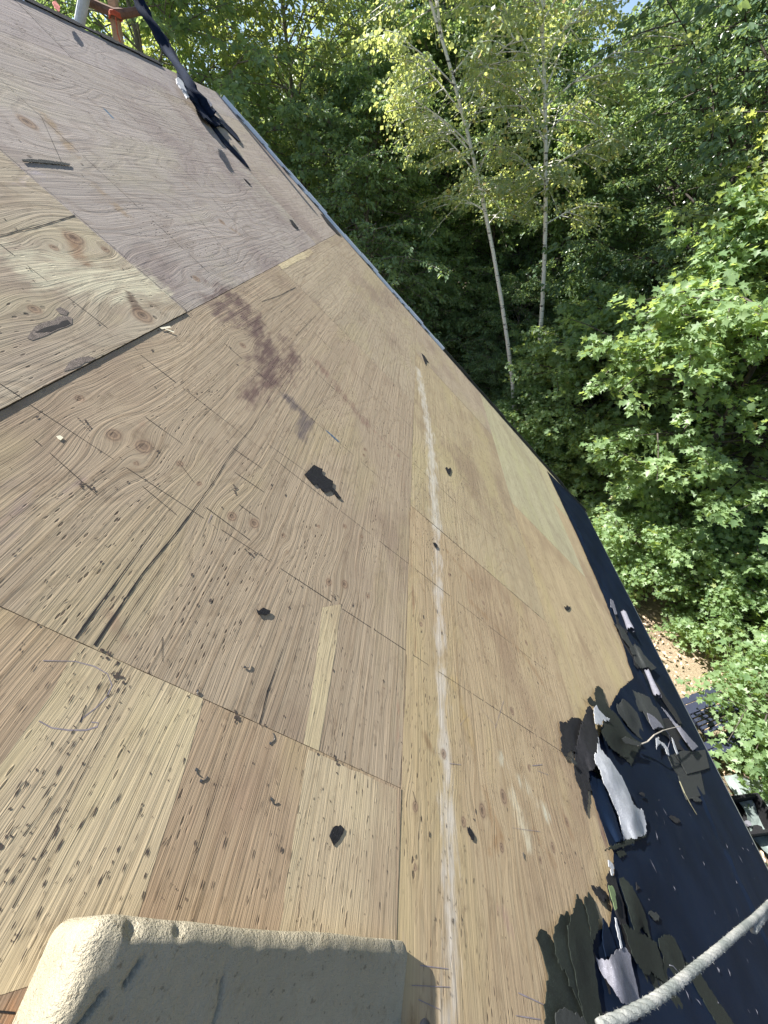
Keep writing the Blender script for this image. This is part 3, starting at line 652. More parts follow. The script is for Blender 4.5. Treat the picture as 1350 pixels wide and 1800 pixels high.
scrap('slim black scrap with a forked top, low on the plywood right of the white streak', [(515, 460), (520, 470), (526, 458), (535, 475), (553, 510), (550, 532), (538, 528), (520, 490)], r5)
scrap('black V-shaped scrap at the top end of the white streak', [(85, 147), (97, 157), (112, 182), (104, 176), (100, 188), (93, 170)], r3)
scrap('small ragged black scrap on the plywood near the felt along the eave', [(606, 1070), (612, 1075), (617, 1067), (624, 1074), (629, 1070), (627, 1082), (618, 1087), (609, 1080)], r3)
scrap('long thin dark strip lying on the far upper left plywood', [(76, 556), (110, 554), (160, 558), (245, 570), (243, 577), (190, 572), (130, 566), (82, 563)], r1, M['greyfelt'])
scrap('small black sliver near the far plywood seam close to the rake edge', [(1010, 765), (1020, 768), (1042, 796), (1032, 796), (1018, 782)], r1)
scrap('thin black sliver on the far plywood left of the light metal edge', [(850, 622), (858, 626), (876, 644), (868, 642)], r1)
scrap('black splinter lying over the edge below the end of the light metal strip', [(1118, 745), (1126, 748), (1150, 772), (1190, 822), (1178, 818), (1140, 778)], r1)

R4 = dict(org=(900, 1180), sc=2.902); R2 = dict(org=(950, 1020), sc=3.375); R9 = dict(org=(900, 1480), sc=3.)
G_T = 'torn felt and shingles heaped along the eave'
def torn(label, pts, mat, fr, h0=.02, hs=None, cr=.006, th=.0022, cat='torn felt', jit=.003, step=.018, name='torn_felt'): return piece(name, label, cat, pts, mat, h0*.7, [(a, b, h*.62) for a, b, h in hs] if hs else None, th, cr*.6, jit=jit, step=step, group=G_T, **fr)
# small loose fragments round the heaps, each its own thing
rf_ = np.random.default_rng(21); FRAG = 'small loose fragments of felt and shingle round the heaps'
for i_, (x_, y_, lb_) in enumerate([(1092, 1105, 'small felt fragment at the foot of the farther curled tube on the eave'), (1118, 1165, 'small black fragment between the two curled tubes on the eave'), (1098, 1330, 'small black fragment on the felt right of the broad green flap'),
        (1130, 1395, 'small black fragment on the felt just above the foot of the white curved strip'), (1010, 1340, 'small grey fragment on the plywood left of the long crumpled strip'), (1092, 1500, 'small green-black fragment just below the white curved strip'),
        (1120, 1560, 'small black fragment alone on the felt between the two heaps'), (1150, 1610, 'small grey fragment on the felt right of the lower heap'), (1052, 1570, 'small black fragment on the plywood above the lower heap'),
        (1185, 1440, 'small black fragment on the felt below the square shingles'), (1225, 1405, 'small grey fragment right of the grey-green tongue, near the eave edge'), (1205, 1330, 'small dark fragment on the eave beside the narrow pale strip')]):
    k_ = rf_.integers(4, 8); a0_ = rf_.uniform(0, 6); L_ = rf_.uniform(7, 18); w_ = L_*rf_.uniform(.25, .7)
    pts_ = [(x_+L_*math.cos(6.283*j/k_)*math.cos(a0_)-w_*math.sin(6.283*j/k_)*math.sin(a0_)+rf_.normal()*1.5, y_+L_*math.cos(6.283*j/k_)*math.sin(a0_)+w_*math.sin(6.283*j/k_)*math.cos(a0_)+rf_.normal()*1.5) for j in range(k_)]
    piece('felt_fragment', lb_, 'scrap', pts_, gy if 'grey' in lb_ else gf if 'green' in lb_ else bf, .012+.008*rf_.random(), None, .0022, .004, jit=.002, step=.015, group=FRAG)
# upper heap
torn('ragged black felt lobe spread on the plywood left of the upright white flap', [(245, 255), (265, 258), (285, 262), (300, 240), (320, 235), (345, 240), (362, 250), (352, 300), (338, 350), (330, 412), (300, 405), (288, 418), (280, 436), (268, 432), (252, 405), (258, 375), (250, 350), (258, 330), (246, 300)], bf, R4, .012)
torn('long crumpled charcoal felt strip running down from the white flap', [(375, 215), (385, 185), (400, 178), (415, 200), (420, 260), (432, 300), (442, 330), (440, 400), (428, 440), (420, 500), (395, 505), (392, 560), (410, 612), (390, 605), (386, 690), (384, 735), (370, 700), (352, 600), (325, 545), (318, 480), (322, 420), (336, 350), (352, 280)], bf, R4, .025, [(400, 200, .05), (330, 500, .006), (420, 400, .06), (380, 700, .006)], .012)
torn('long narrow navy felt strip left of the white metal-like curved strip', [(388, 505), (410, 508), (440, 520), (465, 570), (490, 640), (530, 740), (562, 855), (535, 870), (500, 890), (470, 800), (430, 690), (405, 590)], M['navy'], R4, .035, [(388, 505, .01), (540, 800, .05), (500, 880, .012)], .004)
torn('dark green felt leaf standing up at the top of the heap', [(385, 140), (402, 128), (415, 150), (428, 155), (422, 110), (428, 85), (440, 72), (465, 95), (480, 160), (505, 195), (530, 215), (560, 260), (600, 330), (640, 355), (675, 372), (640, 378), (590, 350), (540, 310), (500, 262), (470, 225), (430, 185), (395, 170)], gf, R4, .03, [(440, 80, .006), (640, 370, .03), (480, 200, .05)], .006)
torn('small bright white felt flap standing at the top of the heap', [(420, 185), (432, 172), (442, 195), (462, 215), (480, 232), (500, 240), (482, 256), (466, 240), (460, 272), (424, 268)], wb, R4, .07, None, .004)
torn('broad dark green felt flap in the middle of the heap', [(470, 252), (500, 250), (545, 275), (590, 310), (625, 345), (668, 376), (645, 400), (625, 440), (610, 482), (585, 450), (545, 420), (510, 395), (480, 355), (458, 310)], gf, R4, .05, [(470, 260, .07), (600, 470, .02), (660, 380, .02)], .008)
torn('small grey piece on the broad green flap, added as its highlight', [(558, 345), (585, 335), (620, 350), (662, 368), (655, 384), (610, 375), (575, 362)], gy, R4, .066, None, .002)  # thin grey piece that paints the highlight on the green flap
torn('long curved white strip of felt with sandy granules at its lower end', [(440, 335), (444, 360), (452, 395), (478, 425), (505, 455), (530, 495), (562, 540), (590, 600), (620, 680), (645, 700), (671, 712), (683, 770), (685, 830), (640, 852), (600, 858), (573, 864), (560, 810), (548, 740), (520, 680), (492, 610), (468, 570), (452, 505), (428, 470), (422, 430), (436, 405)], wb, R4, .06, [(440, 340, .05), (500, 500, .09), (600, 700, .08), (580, 860, .02), (680, 830, .02)], .008)
torn('thin dark green strip edging the foot of the white curved strip', [(474, 912), (520, 888), (572, 866), (620, 855), (690, 838), (640, 862), (600, 884), (540, 905)], gf, R4, .03, None, .004)
torn('dark crumpled shingle with pale edges, left one of the layered stack', [(533, 172), (548, 168), (566, 140), (592, 158), (612, 180), (640, 212), (660, 270), (688, 352), (672, 352), (650, 340), (610, 300), (572, 250), (545, 215)], gy, R4, .035, [(560, 150, .05), (680, 350, .01)], .012)
torn('long grey shingle leaning right of the crumpled one in the stack', [(580, 68), (610, 95), (650, 112), (702, 132), (722, 175), (742, 190), (760, 225), (782, 290), (752, 296), (722, 290), (700, 262), (670, 205), (640, 200), (612, 140)], gy, R4, .045, [(580, 70, .01), (760, 280, .05)], .006)
torn('lavender grey felt flap hanging off the long grey shingle', [(690, 212), (712, 222), (735, 240), (756, 262), (775, 288), (745, 284), (722, 296), (704, 262)], lv, R4, .06, None, .004)
torn('narrow pale shingle strip jutting down at the right end of the stack', [(762, 182), (790, 205), (832, 262), (862, 285), (905, 335), (950, 384), (922, 404), (880, 350), (842, 292), (800, 235)], lv, R4, .07, [(762, 182, .03), (930, 390, .08)], .003)
torn('black shingle under the narrow pale strip', [(730, 250), (800, 240), (842, 296), (885, 352), (918, 402), (880, 405), (845, 398), (800, 340), (750, 310)], bf, R4, .02, None, .004)
torn('frayed white sliver curling at the right end of the stack', [(735, 340), (752, 338), (748, 352), (775, 366), (795, 392), (803, 430), (790, 422), (782, 395), (760, 368), (748, 370), (738, 398)], wb, R4, .05, None, .004)
torn('thin white sliver beside the frayed one', [(815, 338), (822, 345), (838, 390), (850, 422), (842, 424), (826, 385)], wb, R4, .05, None, .002)
torn('upper square grey-green shingle below the stack', [(830, 420), (870, 405), (930, 408), (985, 400), (1008, 492), (950, 510), (893, 524), (862, 468)], gy, R4, .03, None, .003, .004, jit=.0008)
torn('square grey-green shingle tucked left of the upper square one', [(795, 428), (832, 424), (862, 470), (892, 528), (850, 532), (825, 500)], gy, R4, .018, None, .002, .004, jit=.0008)
torn('lower square grey-green shingle below the upper one', [(848, 532), (905, 525), (962, 510), (986, 628), (940, 642), (892, 656), (868, 600)], gy, R4, .022, None, .003, .004, jit=.0008)
torn('pointed grey-green sliver right of the square shingles', [(958, 508), (975, 505), (996, 598), (978, 560)], gy, R4, .015, None, .002)
torn('rounded grey-green tongue pointing down below the square shingles', [(942, 642), (975, 628), (985, 660), (1005, 690), (1020, 740), (1004, 750), (992, 742), (968, 690)], gy, R4, .012, None, .002)
# eave curls further up
torn('lowest ragged grey flap of the strip of curled shingles on the far eave', [(545, 400), (560, 380), (590, 400), (612, 440), (650, 480), (690, 520), (660, 534), (640, 515), (592, 520), (562, 480)], gy, R2, .05, [(545, 400, .02), (640, 520, .07)], .008)
torn('middle ragged grey flap of the curled shingles on the far eave', [(452, 262), (480, 275), (505, 310), (545, 385), (566, 440), (548, 442), (530, 400), (488, 345)], gy, R2, .03, None, .006)
torn('small wisp of grey felt highest on the far eave', [(415, 110), (432, 122), (446, 165), (456, 200), (444, 202), (430, 165), (418, 160)], lv, R2, .03, None, .006)
torn('black felt under the curled shingles on the far eave', [(440, 190), (480, 260), (545, 300), (600, 400), (650, 480), (700, 560), (740, 680), (700, 690), (640, 600), (590, 520), (520, 420), (470, 330)], bf, R2, .014, None, .004)
torn('loose black shingle edge along the eave right of the stack', [(640, 560), (700, 620), (740, 690), (800, 770), (840, 850), (820, 850), (780, 790), (730, 720), (690, 660)], bf, R2, .03, None, .006)
def curlroll(label, p0, p1, r, fr, mat, h=.03, arc=4.2, seed=0):
    a_ = np.array(uv(fr['org'][0]+p0[0]/fr['sc'], fr['org'][1]+p0[1]/fr['sc'], h)); b2 = np.array(uv(fr['org'][0]+p1[0]/fr['sc'], fr['org'][1]+p1[1]/fr['sc'], h))
    n = 14; k = 12; V = []; d = b2-a_; L = np.linalg.norm(d); e = np.array([d[1], -d[0]])/L; rg2 = np.random.default_rng(seed)
    ends = rg2.uniform(-.06, .06, k+1)*L
    for i in range(n+1):
        s = i/n; 
        for j in range(k+1):
            an = -.9+arc*j/k; rr = r*(.75+.35*s)*(1+.08*math.sin(s*7+seed)); q = a_+d*s+d/L*(ends[j]*(1 if s > .9 else 0)+ends[-j]*(1 if s < .1 else 0))
            q = q+e*rr*math.cos(an); V.append(dw(q[0], q[1], h+rr*math.sin(an)))
    Fc = [(i*(k+1)+j, i*(k+1)+j+1, (i+1)*(k+1)+j+1, (i+1)*(k+1)+j) for i in range(n) for j in range(k)]
    o = mk('shingle_curl', V, Fc, mat, smooth=True); md = o.modifiers.new('solid', 'SOLIDIFY'); md.thickness = .003
    tag(o, label, 'curled shingle', G_T)
curlroll('pale shingle curled into a tube, the farther one on the eave', (492, 190), (535, 295), .028, R2, lv, .035, seed=1)
curlroll('pale shingle curled into a tube, the nearer and longer one on the eave', (632, 540), (696, 690), .022, R2, lv, .045, seed=2)
# lower heap beside the rope
torn('large dark green felt sheet under the rope at the bottom edge', [(600, 430), (650, 480), (700, 500), (760, 540), (800, 640), (830, 750), (900, 850), (930, 1000), (690, 1000), (660, 860), (640, 700), (622, 590)], gf, R9, .012, None, .005)
torn('leftmost navy and green felt lobe low on the plywood', [(128, 505), (140, 478), (155, 458), (185, 472), (192, 500), (215, 520), (232, 572), (250, 640), (300, 690), (340, 760), (380, 890), (410, 1010), (184, 1010), (178, 900), (182, 800), (195, 705), (175, 640), (160, 580)], gf, R9, .014, [(155, 460, .006), (300, 900, .02)], .005)
torn('second dark felt leaf from the left in the lower heap, with a toothed tip', [(218, 505), (232, 440), (250, 405), (268, 382), (276, 392), (284, 376), (298, 368), (306, 402), (300, 450), (304, 530), (318, 620), (336, 700), (372, 860), (380, 900), (340, 820), (300, 720), (245, 640), (232, 570)], gf, R9, .028, [(290, 372, .008), (320, 640, .04)], .005)
torn('tallest pointed green-black felt leaf of the lower heap', [(293, 440), (305, 430), (322, 380), (338, 320), (350, 277), (366, 305), (380, 340), (405, 400), (414, 480), (432, 600), (440, 700), (470, 880), (500, 1010), (410, 1010), (372, 890), (345, 760), (328, 660), (310, 600), (298, 500)], gf, R9, .04, [(350, 280, .008), (330, 600, .055), (420, 700, .03)], .006)
torn('narrow green-black felt leaf right of the tallest one', [(382, 308), (390, 285), (405, 262), (418, 285), (440, 322), (458, 385), (456, 440), (440, 505), (412, 565), (415, 480), (404, 390)], gf, R9, .02, [(405, 262, .006), (430, 450, .03)], .004)
torn('small black square scrap between the heap and the plywood', [(445, 232), (470, 245), (502, 275), (494, 318), (468, 300), (450, 282)], bf, R9, .008, None, .002)
torn('lavender grey felt folded back on itself beside the rope', [(442, 605), (455, 622), (490, 628), (520, 612), (545, 578), (575, 562), (605, 562), (625, 592), (640, 680), (655, 745), (685, 862), (655, 868), (610, 858), (580, 848), (545, 790), (512, 745), (480, 700), (458, 655)], lv, R9, .05, [(450, 610, .02), (600, 570, .03), (560, 720, .08), (670, 860, .02)], .008)
torn('dark felt lying under the lavender fold', [(430, 560), (470, 680), (520, 760), (575, 850), (650, 880), (600, 940), (480, 960), (430, 800)], bf, R9, .012, None, .003)
torn('long jagged green felt flap right of the lavender fold', [(550, 110), (565, 140), (580, 180), (612, 208), (642, 250), (662, 290), (690, 350), (704, 382), (716, 440), (733, 505), (705, 480), (690, 440), (672, 480), (648, 468), (628, 400), (606, 322), (572, 222)], gf, R9, .04, [(550, 110, .01), (640, 350, .06), (720, 500, .02)], .006)
torn('broad lower green felt flap with a toothed right side', [(583, 430), (600, 432), (640, 468), (690, 490), (735, 515), (764, 530), (782, 600), (800, 680), (826, 752), (790, 730), (742, 690), (706, 700), (660, 640), (634, 590), (610, 500)], gf, R9, .04, [(590, 430, .05), (810, 740, .02)], .006)
torn('navy blade-shaped felt leaf standing left of the white slit', [(483, 400), (505, 432), (522, 480), (538, 520), (552, 560), (545, 598), (515, 612), (496, 605), (486, 560), (480, 470)], M['navy'], R9, .02, None, .004)
torn('thin white felt edge showing between two dark leaves', [(544, 398), (552, 402), (566, 460), (584, 556), (576, 562), (560, 500), (548, 440)], wb, R9, .04, None, .001)
torn('white folded tip at the top of the lower heap', [(508, 95), (522, 105), (540, 140), (538, 165), (526, 176), (524, 140), (512, 130)], wb, R9, .03, None, .003)
torn('black wrinkled felt strip below the white folded tip', [(500, 180), (512, 150), (528, 178), (548, 190), (560, 240), (592, 330), (600, 420), (630, 520), (632, 590), (604, 560), (580, 470), (560, 400), (530, 330), (505, 240)], bf, R9, .026, None, .010)
torn('narrow olive sliver on the black wrinkled strip', [(512, 228), (532, 232), (548, 280), (556, 350), (546, 360), (526, 300)], simple('olive_felt', (.10, .14, .06), .8), R9, .045, None, .002)
torn('rounded green felt tongue right of the toothed flap', [(774, 512), (790, 495), (828, 490), (856, 505), (878, 550), (900, 600), (915, 650), (936, 700), (900, 740), (862, 762), (830, 742), (806, 680), (800, 600), (780, 560)], gf, R9, .03, [(800, 500, .035), (860, 750, .01)], .004)
torn('long tapering green felt strip under the rope', [(918, 632), (940, 640), (970, 662), (1010, 720), (1062, 800), (1110, 870), (1172, 960), (1200, 1010), (1110, 1010), (1060, 920), (1000, 820), (945, 720)], gf, R9, .02, None, .004)
torn('frosted grey felt patch low at the bottom of the plywood', [(230, 930), (260, 880), (310, 890), (370, 920), (410, 960), (430, 1010), (230, 1010)], gy, R9, .032, None, .004)
# twigs
def twig(label, pts, r, fr, mat, h, name='twig', cat='twig'):
    P = [dw(*uv(fr['org'][0]+p[0]/fr['sc'], fr['org'][1]+p[1]/fr['sc'], hh), hh) for p, hh in zip(pts, h)]
    mb = MB(); mb.tube(P, np.linspace(r, r*.6, len(P)), 6); o = mb.build(name, mat); tag(o, label, cat); return o
tw = simple('twig_bark', (.28, .25, .21), .9, .3, 60)
twig('forked grey twig lying across the shingle stack', [(640, 378), (690, 360), (725, 325), (770, 302), (815, 290), (858, 280)], .0045, R4, tw, [.03, .05, .085, .095, .095, .09])
twig('thin pale tendril hooked under the grey twig', [(785, 300), (802, 325), (806, 352), (796, 388), (790, 400)], .0022, R4, M['lav'], [.09, .085, .07, .05, .04], 'tendril', 'tendril')
twig('straight thin stick beside the square shingles', [(855, 562), (880, 620), (912, 680), (942, 730)], .0035, R4, simple('stick_bark', (.17, .16, .10), .9), [.03, .032, .026, .02], 'stick', 'stick')
twig('short bent dry stem on the felt below the rounded tongue', [(832, 650), (850, 655), (868, 675), (878, 690)], .0016, R9, M['lav'], [.04, .042, .042, .038], 'dry_stem', 'stem')
# bent nails and staples lying loose
def nail(label, x1, y1, x2, y2, bend):
    a_, b2 = np.array(uv(x1, y1, .004)), np.array(uv(x2, y2, .004)); e = np.array([(b2-a_)[1], -(b2-a_)[0]])
    P = [dw(*(a_+(b2-a_)*s+e*bend*math.sin(s*3.14)), .0022) for s in np.linspace(0, 1, 6)]
    mb = MB(); mb.tube(P, .0010, 6); mb.box(P[0], .0022, .0022, .0009, (B, A, N)); tag(mb.build('bent_nail', simple('nail_zinc%d' % int(x1), (.12, .115, .11), .45, .2, 60, 0, .7)), label, 'nail', 'loose nails and staples on the plywood')
nail('loose nail left of the staple pair low on the plywood', 346, 1352, 354, 1364, .15)
nail('loose nail right of its twin low on the plywood', 354, 1372, 366, 1364, .2)
nail('bent nail above the knotty seam near the pale strip', 476, 1306, 481, 1288, .35)
nail('small bent nail above the middle crack on the plywood', 431, 1172, 440, 1166, .4)
nail('bent nail low on the plywood between foam block and pale panel', 478, 1404, 491, 1411, .3)
nail('bright nail on the lowest seam right of the white streak', 921, 1500, 923, 1510, .2)
nail('nail standing by the seam above the marker curve', 348, 1214, 350, 1222, .2)

# ------------------------------------------------------------------ foam block
def foam():
    # frame on the deck: top far edge seen from (188,1646) to (715,1668)
    hF = .165
    p0 = np.array(uv(172, 1600, hF)); p1 = np.array(uv(720, 1656, .03)); L = np.linalg.norm(p1-p0); d = (p1-p0)/L; e = np.array([d[1], -d[0]])
    if e[1] > 0: e = -e                                       # e points towards the viewer (-v)
    D3 = d[0]*B+d[1]*A; E3 = e[0]*B+e[1]*A
    nx, ny, nz = 190, 84, 30; Wd_, Hd = .30, hF
    me = bmesh.new(); vs = {}
    def pos(i, j, k):
        x, y, z = i/nx, j/ny, k/nz
        # rounded box with a top that falls away towards the viewer
        P = np.array([x*L, y*Wd_, z*Hd]); c_ = np.array([L/2, Wd_/2, Hd/2]); q = P-c_
        hf = c_.copy(); rr = .022+.006*vnoise(x*9, y*7, 4)
        inn = np.clip(q, -(hf-rr), hf-rr); dd = q-inn; l = np.linalg.norm(dd)
        if l > 1e-9: m_ = np.max(np.abs(dd)); q = inn+dd/l*min(rr, m_*1.0)if False else inn+dd/l*rr
        P = q+c_
        zf = P[2]/Hd; P[2] -= zf*(max(0, P[1]-.02)*.30+P[0]/L*.142)
        P[1] += .002*math.sin(P[0]*9)+.003*(vnoise(P[0]*22, P[2]*16, 6)-.5)
        P[2] += (P[2]/Hd)*(.006*(vnoise(P[0]*9, P[1]*9, 3)-.5)+.003*(vnoise(P[0]*45, P[1]*45, 8)-.5))
        if P[0] > L-.06: P[2] -= .006*(P[2]/Hd)
        for gr in ([(.205, .050), (.213, .075), (.211, .13)], [(.045, .06), (.022, .1)], [(.075, .035), (.066, .055)]):
            dg = min(float(seg_d(P[0], P[1], gr[q_], gr[q_+1])) for q_ in range(len(gr)-1)); P[2] -= (P[2]/Hd)*.009*math.exp(-(dg/.0026)**2)
        # dents and nicks
        for (a_, b2, r, dp) in [(.05, .012, .014, .012), (.115, .010, .012, .012), (.30, .0, .012, .008), (.17, .09, .02, .008), (.37, .17, .05, .014), (.60, .10, .02, .010), (.52, .06, .018, .006), (.07, .14, .02, .006)]:
            g = math.exp(-((P[0]-a_)**2+(P[1]-b2)**2)/(r*.6)**2); P[2] -= dp*.6*g*(P[2]/Hd)
        return P
    V = []; Fc = []
    def vid(i, j, k):
        if (i, j, k) not in vs:
            P = pos(i, j, k); vs[(i, j, k)] = len(V); V.append(dw(p0[0], p0[1], .004)+P[0]*D3+P[1]*E3+P[2]*N)
        return vs[(i, j, k)]
    for i in range(nx):
        for j in range(ny):
            Fc.append((vid(i, j, nz), vid(i+1, j, nz), vid(i+1, j+1, nz), vid(i, j+1, nz))); Fc.append((vid(i, j, 0), vid(i, j+1, 0), vid(i+1, j+1, 0), vid(i+1, j, 0)))
        for k in range(nz):
            Fc.append((vid(i, 0, k), vid(i+1, 0, k), vid(i+1, 0, k+1), vid(i, 0, k+1))); Fc.append((vid(i, ny, k), vid(i, ny, k+1), vid(i+1, ny, k+1), vid(i+1, ny, k)))
    for j in range(ny):
        for k in range(nz):
            Fc.append((vid(0, j, k), vid(0, j, k+1), vid(0, j+1, k+1), vid(0, j+1, k))); Fc.append((vid(nx, j, k), vid(nx, j+1, k), vid(nx, j+1, k+1), vid(nx, j, k+1)))
    o = mk('foam_block', V, Fc, M['foam'], smooth=True)
    bm = bmesh.new(); bm.from_mesh(o.data); bmesh.ops.recalc_face_normals(bm, faces=bm.faces); bm.to_mesh(o.data); bm.free()
    tag(o, 'worn tan foam block with a rounded sunlit edge lying on the plywood at the bottom', 'foam block')
    # cracks: narrow dark slits in the top
    mb = MB()
    for pts in [[(348, 1732), (356, 1750), (358, 1768), (362, 1780)], [(200, 1735), (192, 1758), (182, 1772)], [(228, 1672), (222, 1690)], [(270, 1680), (264, 1700)]]:
        hh = .118; rb = strokeuv([uv(x, y, hh) for x, y in pts], .004, .0015, .001, 3); n = len(rb)//2
        V2 = [dw(p[0], p[1], hh) for p in rb]
    return o
foam()
# dark rounded shoe tip beside the foam
c0 = dw(*uv(745, 1806, .03), .03); V = []; Fc = []; n = 14; k = 16
for i in range(n+1):
    th = math.pi*i/n
    for j in range(k):
        ph = 2*math.pi*j/k; x, y, z = math.cos(th), math.sin(th)*math.cos(ph), math.sin(th)*math.sin(ph)
        z = max(z, -.55); V.append(c0+.026*y*B*(1+.15*x)+.075*(x-.85)*A+.026*z*N*(1-.2*max(0, x))+.012*y*A)
for i in range(n):
    for j in range(k): Fc.append((i*k+j, i*k+(j+1) % k, (i+1)*k+(j+1) % k, (i+1)*k+j))
tag(mk('shoe', V, Fc, M['glassy'], smooth=True), 'glossy navy rounded shoe tip poking in beside the foam block', 'shoe')

# ------------------------------------------------------------------ frayed rope running from the roofer off to the right
def rope():
    def rp(x, y, h): 
        r = ray(x, y); t = (DK-h)/(-(r@N)); return CAM+r*t
    C = [rp(900, 1850, .50), rp(1055, 1803, .53), rp(1150, 1758, .55), rp(1225, 1700, .56), rp(1290, 1645, .57), rp(1350, 1590, .57), rp(1420, 1510, .56), rp(1500, 1400, .53)]
    C = [np.array(c) for c in C]; P = []
    for i in range(1, len(C)-2):
        for s in np.linspace(0, 1, 60, endpoint=False):
            P.append(.5*((2*C[i])+(-C[i-1]+C[i+1])*s+(2*C[i-1]-5*C[i]+4*C[i+1]-C[i+2])*s*s+(-C[i-1]+3*C[i]-3*C[i+1]+C[i+2])*s**3))
    P = np.array(P); T = np.gradient(P, axis=0); T /= np.linalg.norm(T, axis=1)[:, None]
    S_ = np.cross(T, [0, 0, 1.]); S_ /= np.linalg.norm(S_, axis=1)[:, None]; Q_ = np.cross(T, S_)
    ln = np.concatenate([[0], np.cumsum(np.linalg.norm(np.diff(P, axis=0), axis=1))])
    ep = ln[-1]; mb = MB(); R0_ = .0058
    for s in range(3):
        ph = 2*math.pi*s/3+ln/.022*2*math.pi*.5
        off = S_*np.cos(ph)[:, None]+Q_*np.sin(ph)[:, None]
        mb.tube(P+off*R0_*.36, R0_*.66*(1+.05*np.sin(ln*400+s)), 9)
    # fuzz
    rg2 = np.random.default_rng(5)
    for q in range(2600):
        i = rg2.integers(0, len(P)-1); an = rg2.uniform(0, 6.28); o_ = S_[i]*math.cos(an)+Q_[i]*math.sin(an)
        a_ = P[i]+(P[i+1]-P[i])*rg2.random()+o_*R0_*.85; d = o_*rg2.uniform(.3, 1)+T[i]*rg2.normal()*1.; d /= np.linalg.norm(d); l = rg2.uniform(.0012, .0036); w_ = np.cross(d, rg2.normal(size=3)); w_ /= np.linalg.norm(w_)
        mb.add([a_-w_*.00022, a_+w_*.00022, a_+d*l], [(0, 1, 2)])
    tag(mb.build('rope', M['ropem'], smooth=True), 'frayed whitish rope crossing the lower right corner above the navy felt', 'rope')
rope()

# ------------------------------------------------------------------ tarp strap over the ridge, scaffold behind it
def strap():
    o = empty('tarp_rope', dw(*uv(372, 205), 0)); tag(o, 'dark blue twisted tarp rope rising past the ridge, its two tails lying on the plywood', 'tarp rope')
    Y0 = dw(*uv(335, 150), 0)[1]
    P = [at(222, -90, Y0+.3), at(238, -8, Y0+.15), at(262, 35, Y0+.08), at(300, 95, Y0+.02), dw(*uv(334, 152, .07), .07), dw(*uv(352, 180, .05), .05), dw(*uv(372, 205, .035), .035)]
    Q = []
    for i in range(len(P)-1):
        for s in np.linspace(0, 1, 10, endpoint=False): Q.append(P[i]*(1-s)+P[i+1]*s)
    Q.append(P[-1]); Q = np.array(Q); n = len(Q)
    for it in range(6): Q[1:-1] = (Q[:-2]+2*Q[1:-1]+Q[2:])/4
    k = 14; V, Fc = tube(Q, .034, k); T = np.linspace(0, 1, n)
    for i in range(n):
        for j in range(k):
            a_ = 2*math.pi*j/k; f_ = 1+.28*math.sin(2*a_+T[i]*30)+.10*math.sin(5*a_-T[i]*50)+(.9*max(0, T[i]-.7)/.3*abs(math.sin(a_)))
            V[i*k+j] = Q[i]+(V[i*k+j]-Q[i])*f_
    mk('upright_twist', V, Fc, M['bluestrap'], o, smooth=True)
    rz = dict(org=(100, 0), sc=3.375)
    piece('knot_bundle', None, None, [(720, 430), (750, 470), (800, 500), (840, 540), (885, 580), (920, 620), (935, 680), (985, 735), (950, 745), (905, 715), (862, 680), (850, 660), (815, 610), (780, 560), (740, 510), (718, 470)], M['bluestrap'], .05, [(800, 560, .06), (720, 440, .05), (980, 740, .01)], .012, .02, jit=.003, parent=o, step=.04, **rz)
    piece('tail', None, None, [(930, 680), (985, 715), (1030, 755), (1070, 800), (1092, 838), (1078, 836), (1040, 800), (1000, 760), (940, 730)], M['bluestrap'], .007, None, .003, .008, jit=.001, parent=o, step=.04, **rz)
    piece('tail', None, None, [(868, 665), (895, 690), (930, 735), (985, 805), (1050, 880), (1110, 945), (1142, 993), (1130, 990), (1070, 930), (990, 850), (930, 770), (885, 705)], M['bluestrap'], .006, None, .003, .006, jit=.001, parent=o, step=.04, **rz)
    piece('white_knot', None, None, [(708, 462), (722, 456), (745, 480), (760, 520), (785, 575), (772, 578), (745, 530), (715, 490)], M['whiteback'], .10, None, .01, .01, jit=.002, parent=o, step=.03, **rz)
    piece('pale_tie', None, None, [(865, 585), (900, 590), (922, 618), (915, 635), (890, 612)], M['lav'], .075, None, .01, .006, jit=.002, parent=o, step=.03, **rz)
strap()
def scaffold():
    p = at(208, 60, 5.75); o = empty('scaffold', (p[0], p[1], 0)); tag(o, 'wooden post and grey pole scaffold with brown crossbar behind the ridge', 'scaffold')
    a_ = at(211, 90, 5.75); b2 = at(195, -20, 5.75); d = (b2-a_)/np.linalg.norm(b2-a_)
    mb = MB(); ax = (np.cross(d, A)/np.linalg.norm(np.cross(d, A)), np.cross(d, np.cross(d, A))/np.linalg.norm(np.cross(d, np.cross(d, A))), d)
    g = a_-d*(a_[2]/d[2]); top = b2+d*.8; mb.box((g+top)/2, .038, .024, np.linalg.norm(top-g)/2, ax); mb.build('post', M['wood'], o)
    a_ = at(138, 50, 5.55); b2 = at(151, -20, 5.55); d = (b2-a_)/np.linalg.norm(b2-a_); g = a_-d*(a_[2]/d[2])
    mb = MB(); mb.tube([g, b2+d*.9], .042, 12); mb.build('pole', M['polegrey'], o)
    mb = MB(); Q = [at(60, -70, 5.65), at(150, 0, 5.66), at(180, 14, 5.67), at(203, 25, 5.68), at(225, 23, 5.70), at(252, 18, 5.7)]
    mb.tube(Q, [.04, .036, .034, .04, .034, .028], 8); mb.build('crossbar', M['brownwood'], o)
    mb = MB()
    for q in range(4):
        c_ = at(204, 24+q*2.2, 5.69); V = [c_+.06*(math.cos(t_)*np.array([1, 0, 0])+math.sin(t_)*A*1.1)+np.array([0, 0, .01*math.sin(3*t_)]) for t_ in np.linspace(0, 6.283, 15)]; mb.tube(V, .007, 6, cap=False)
    mb.tube([at(203, 30, 5.62), at(207, 60, 5.64), at(213, 78, 5.66)], .005, 5); mb.build('tie', M['orange'], o)
scaffold()
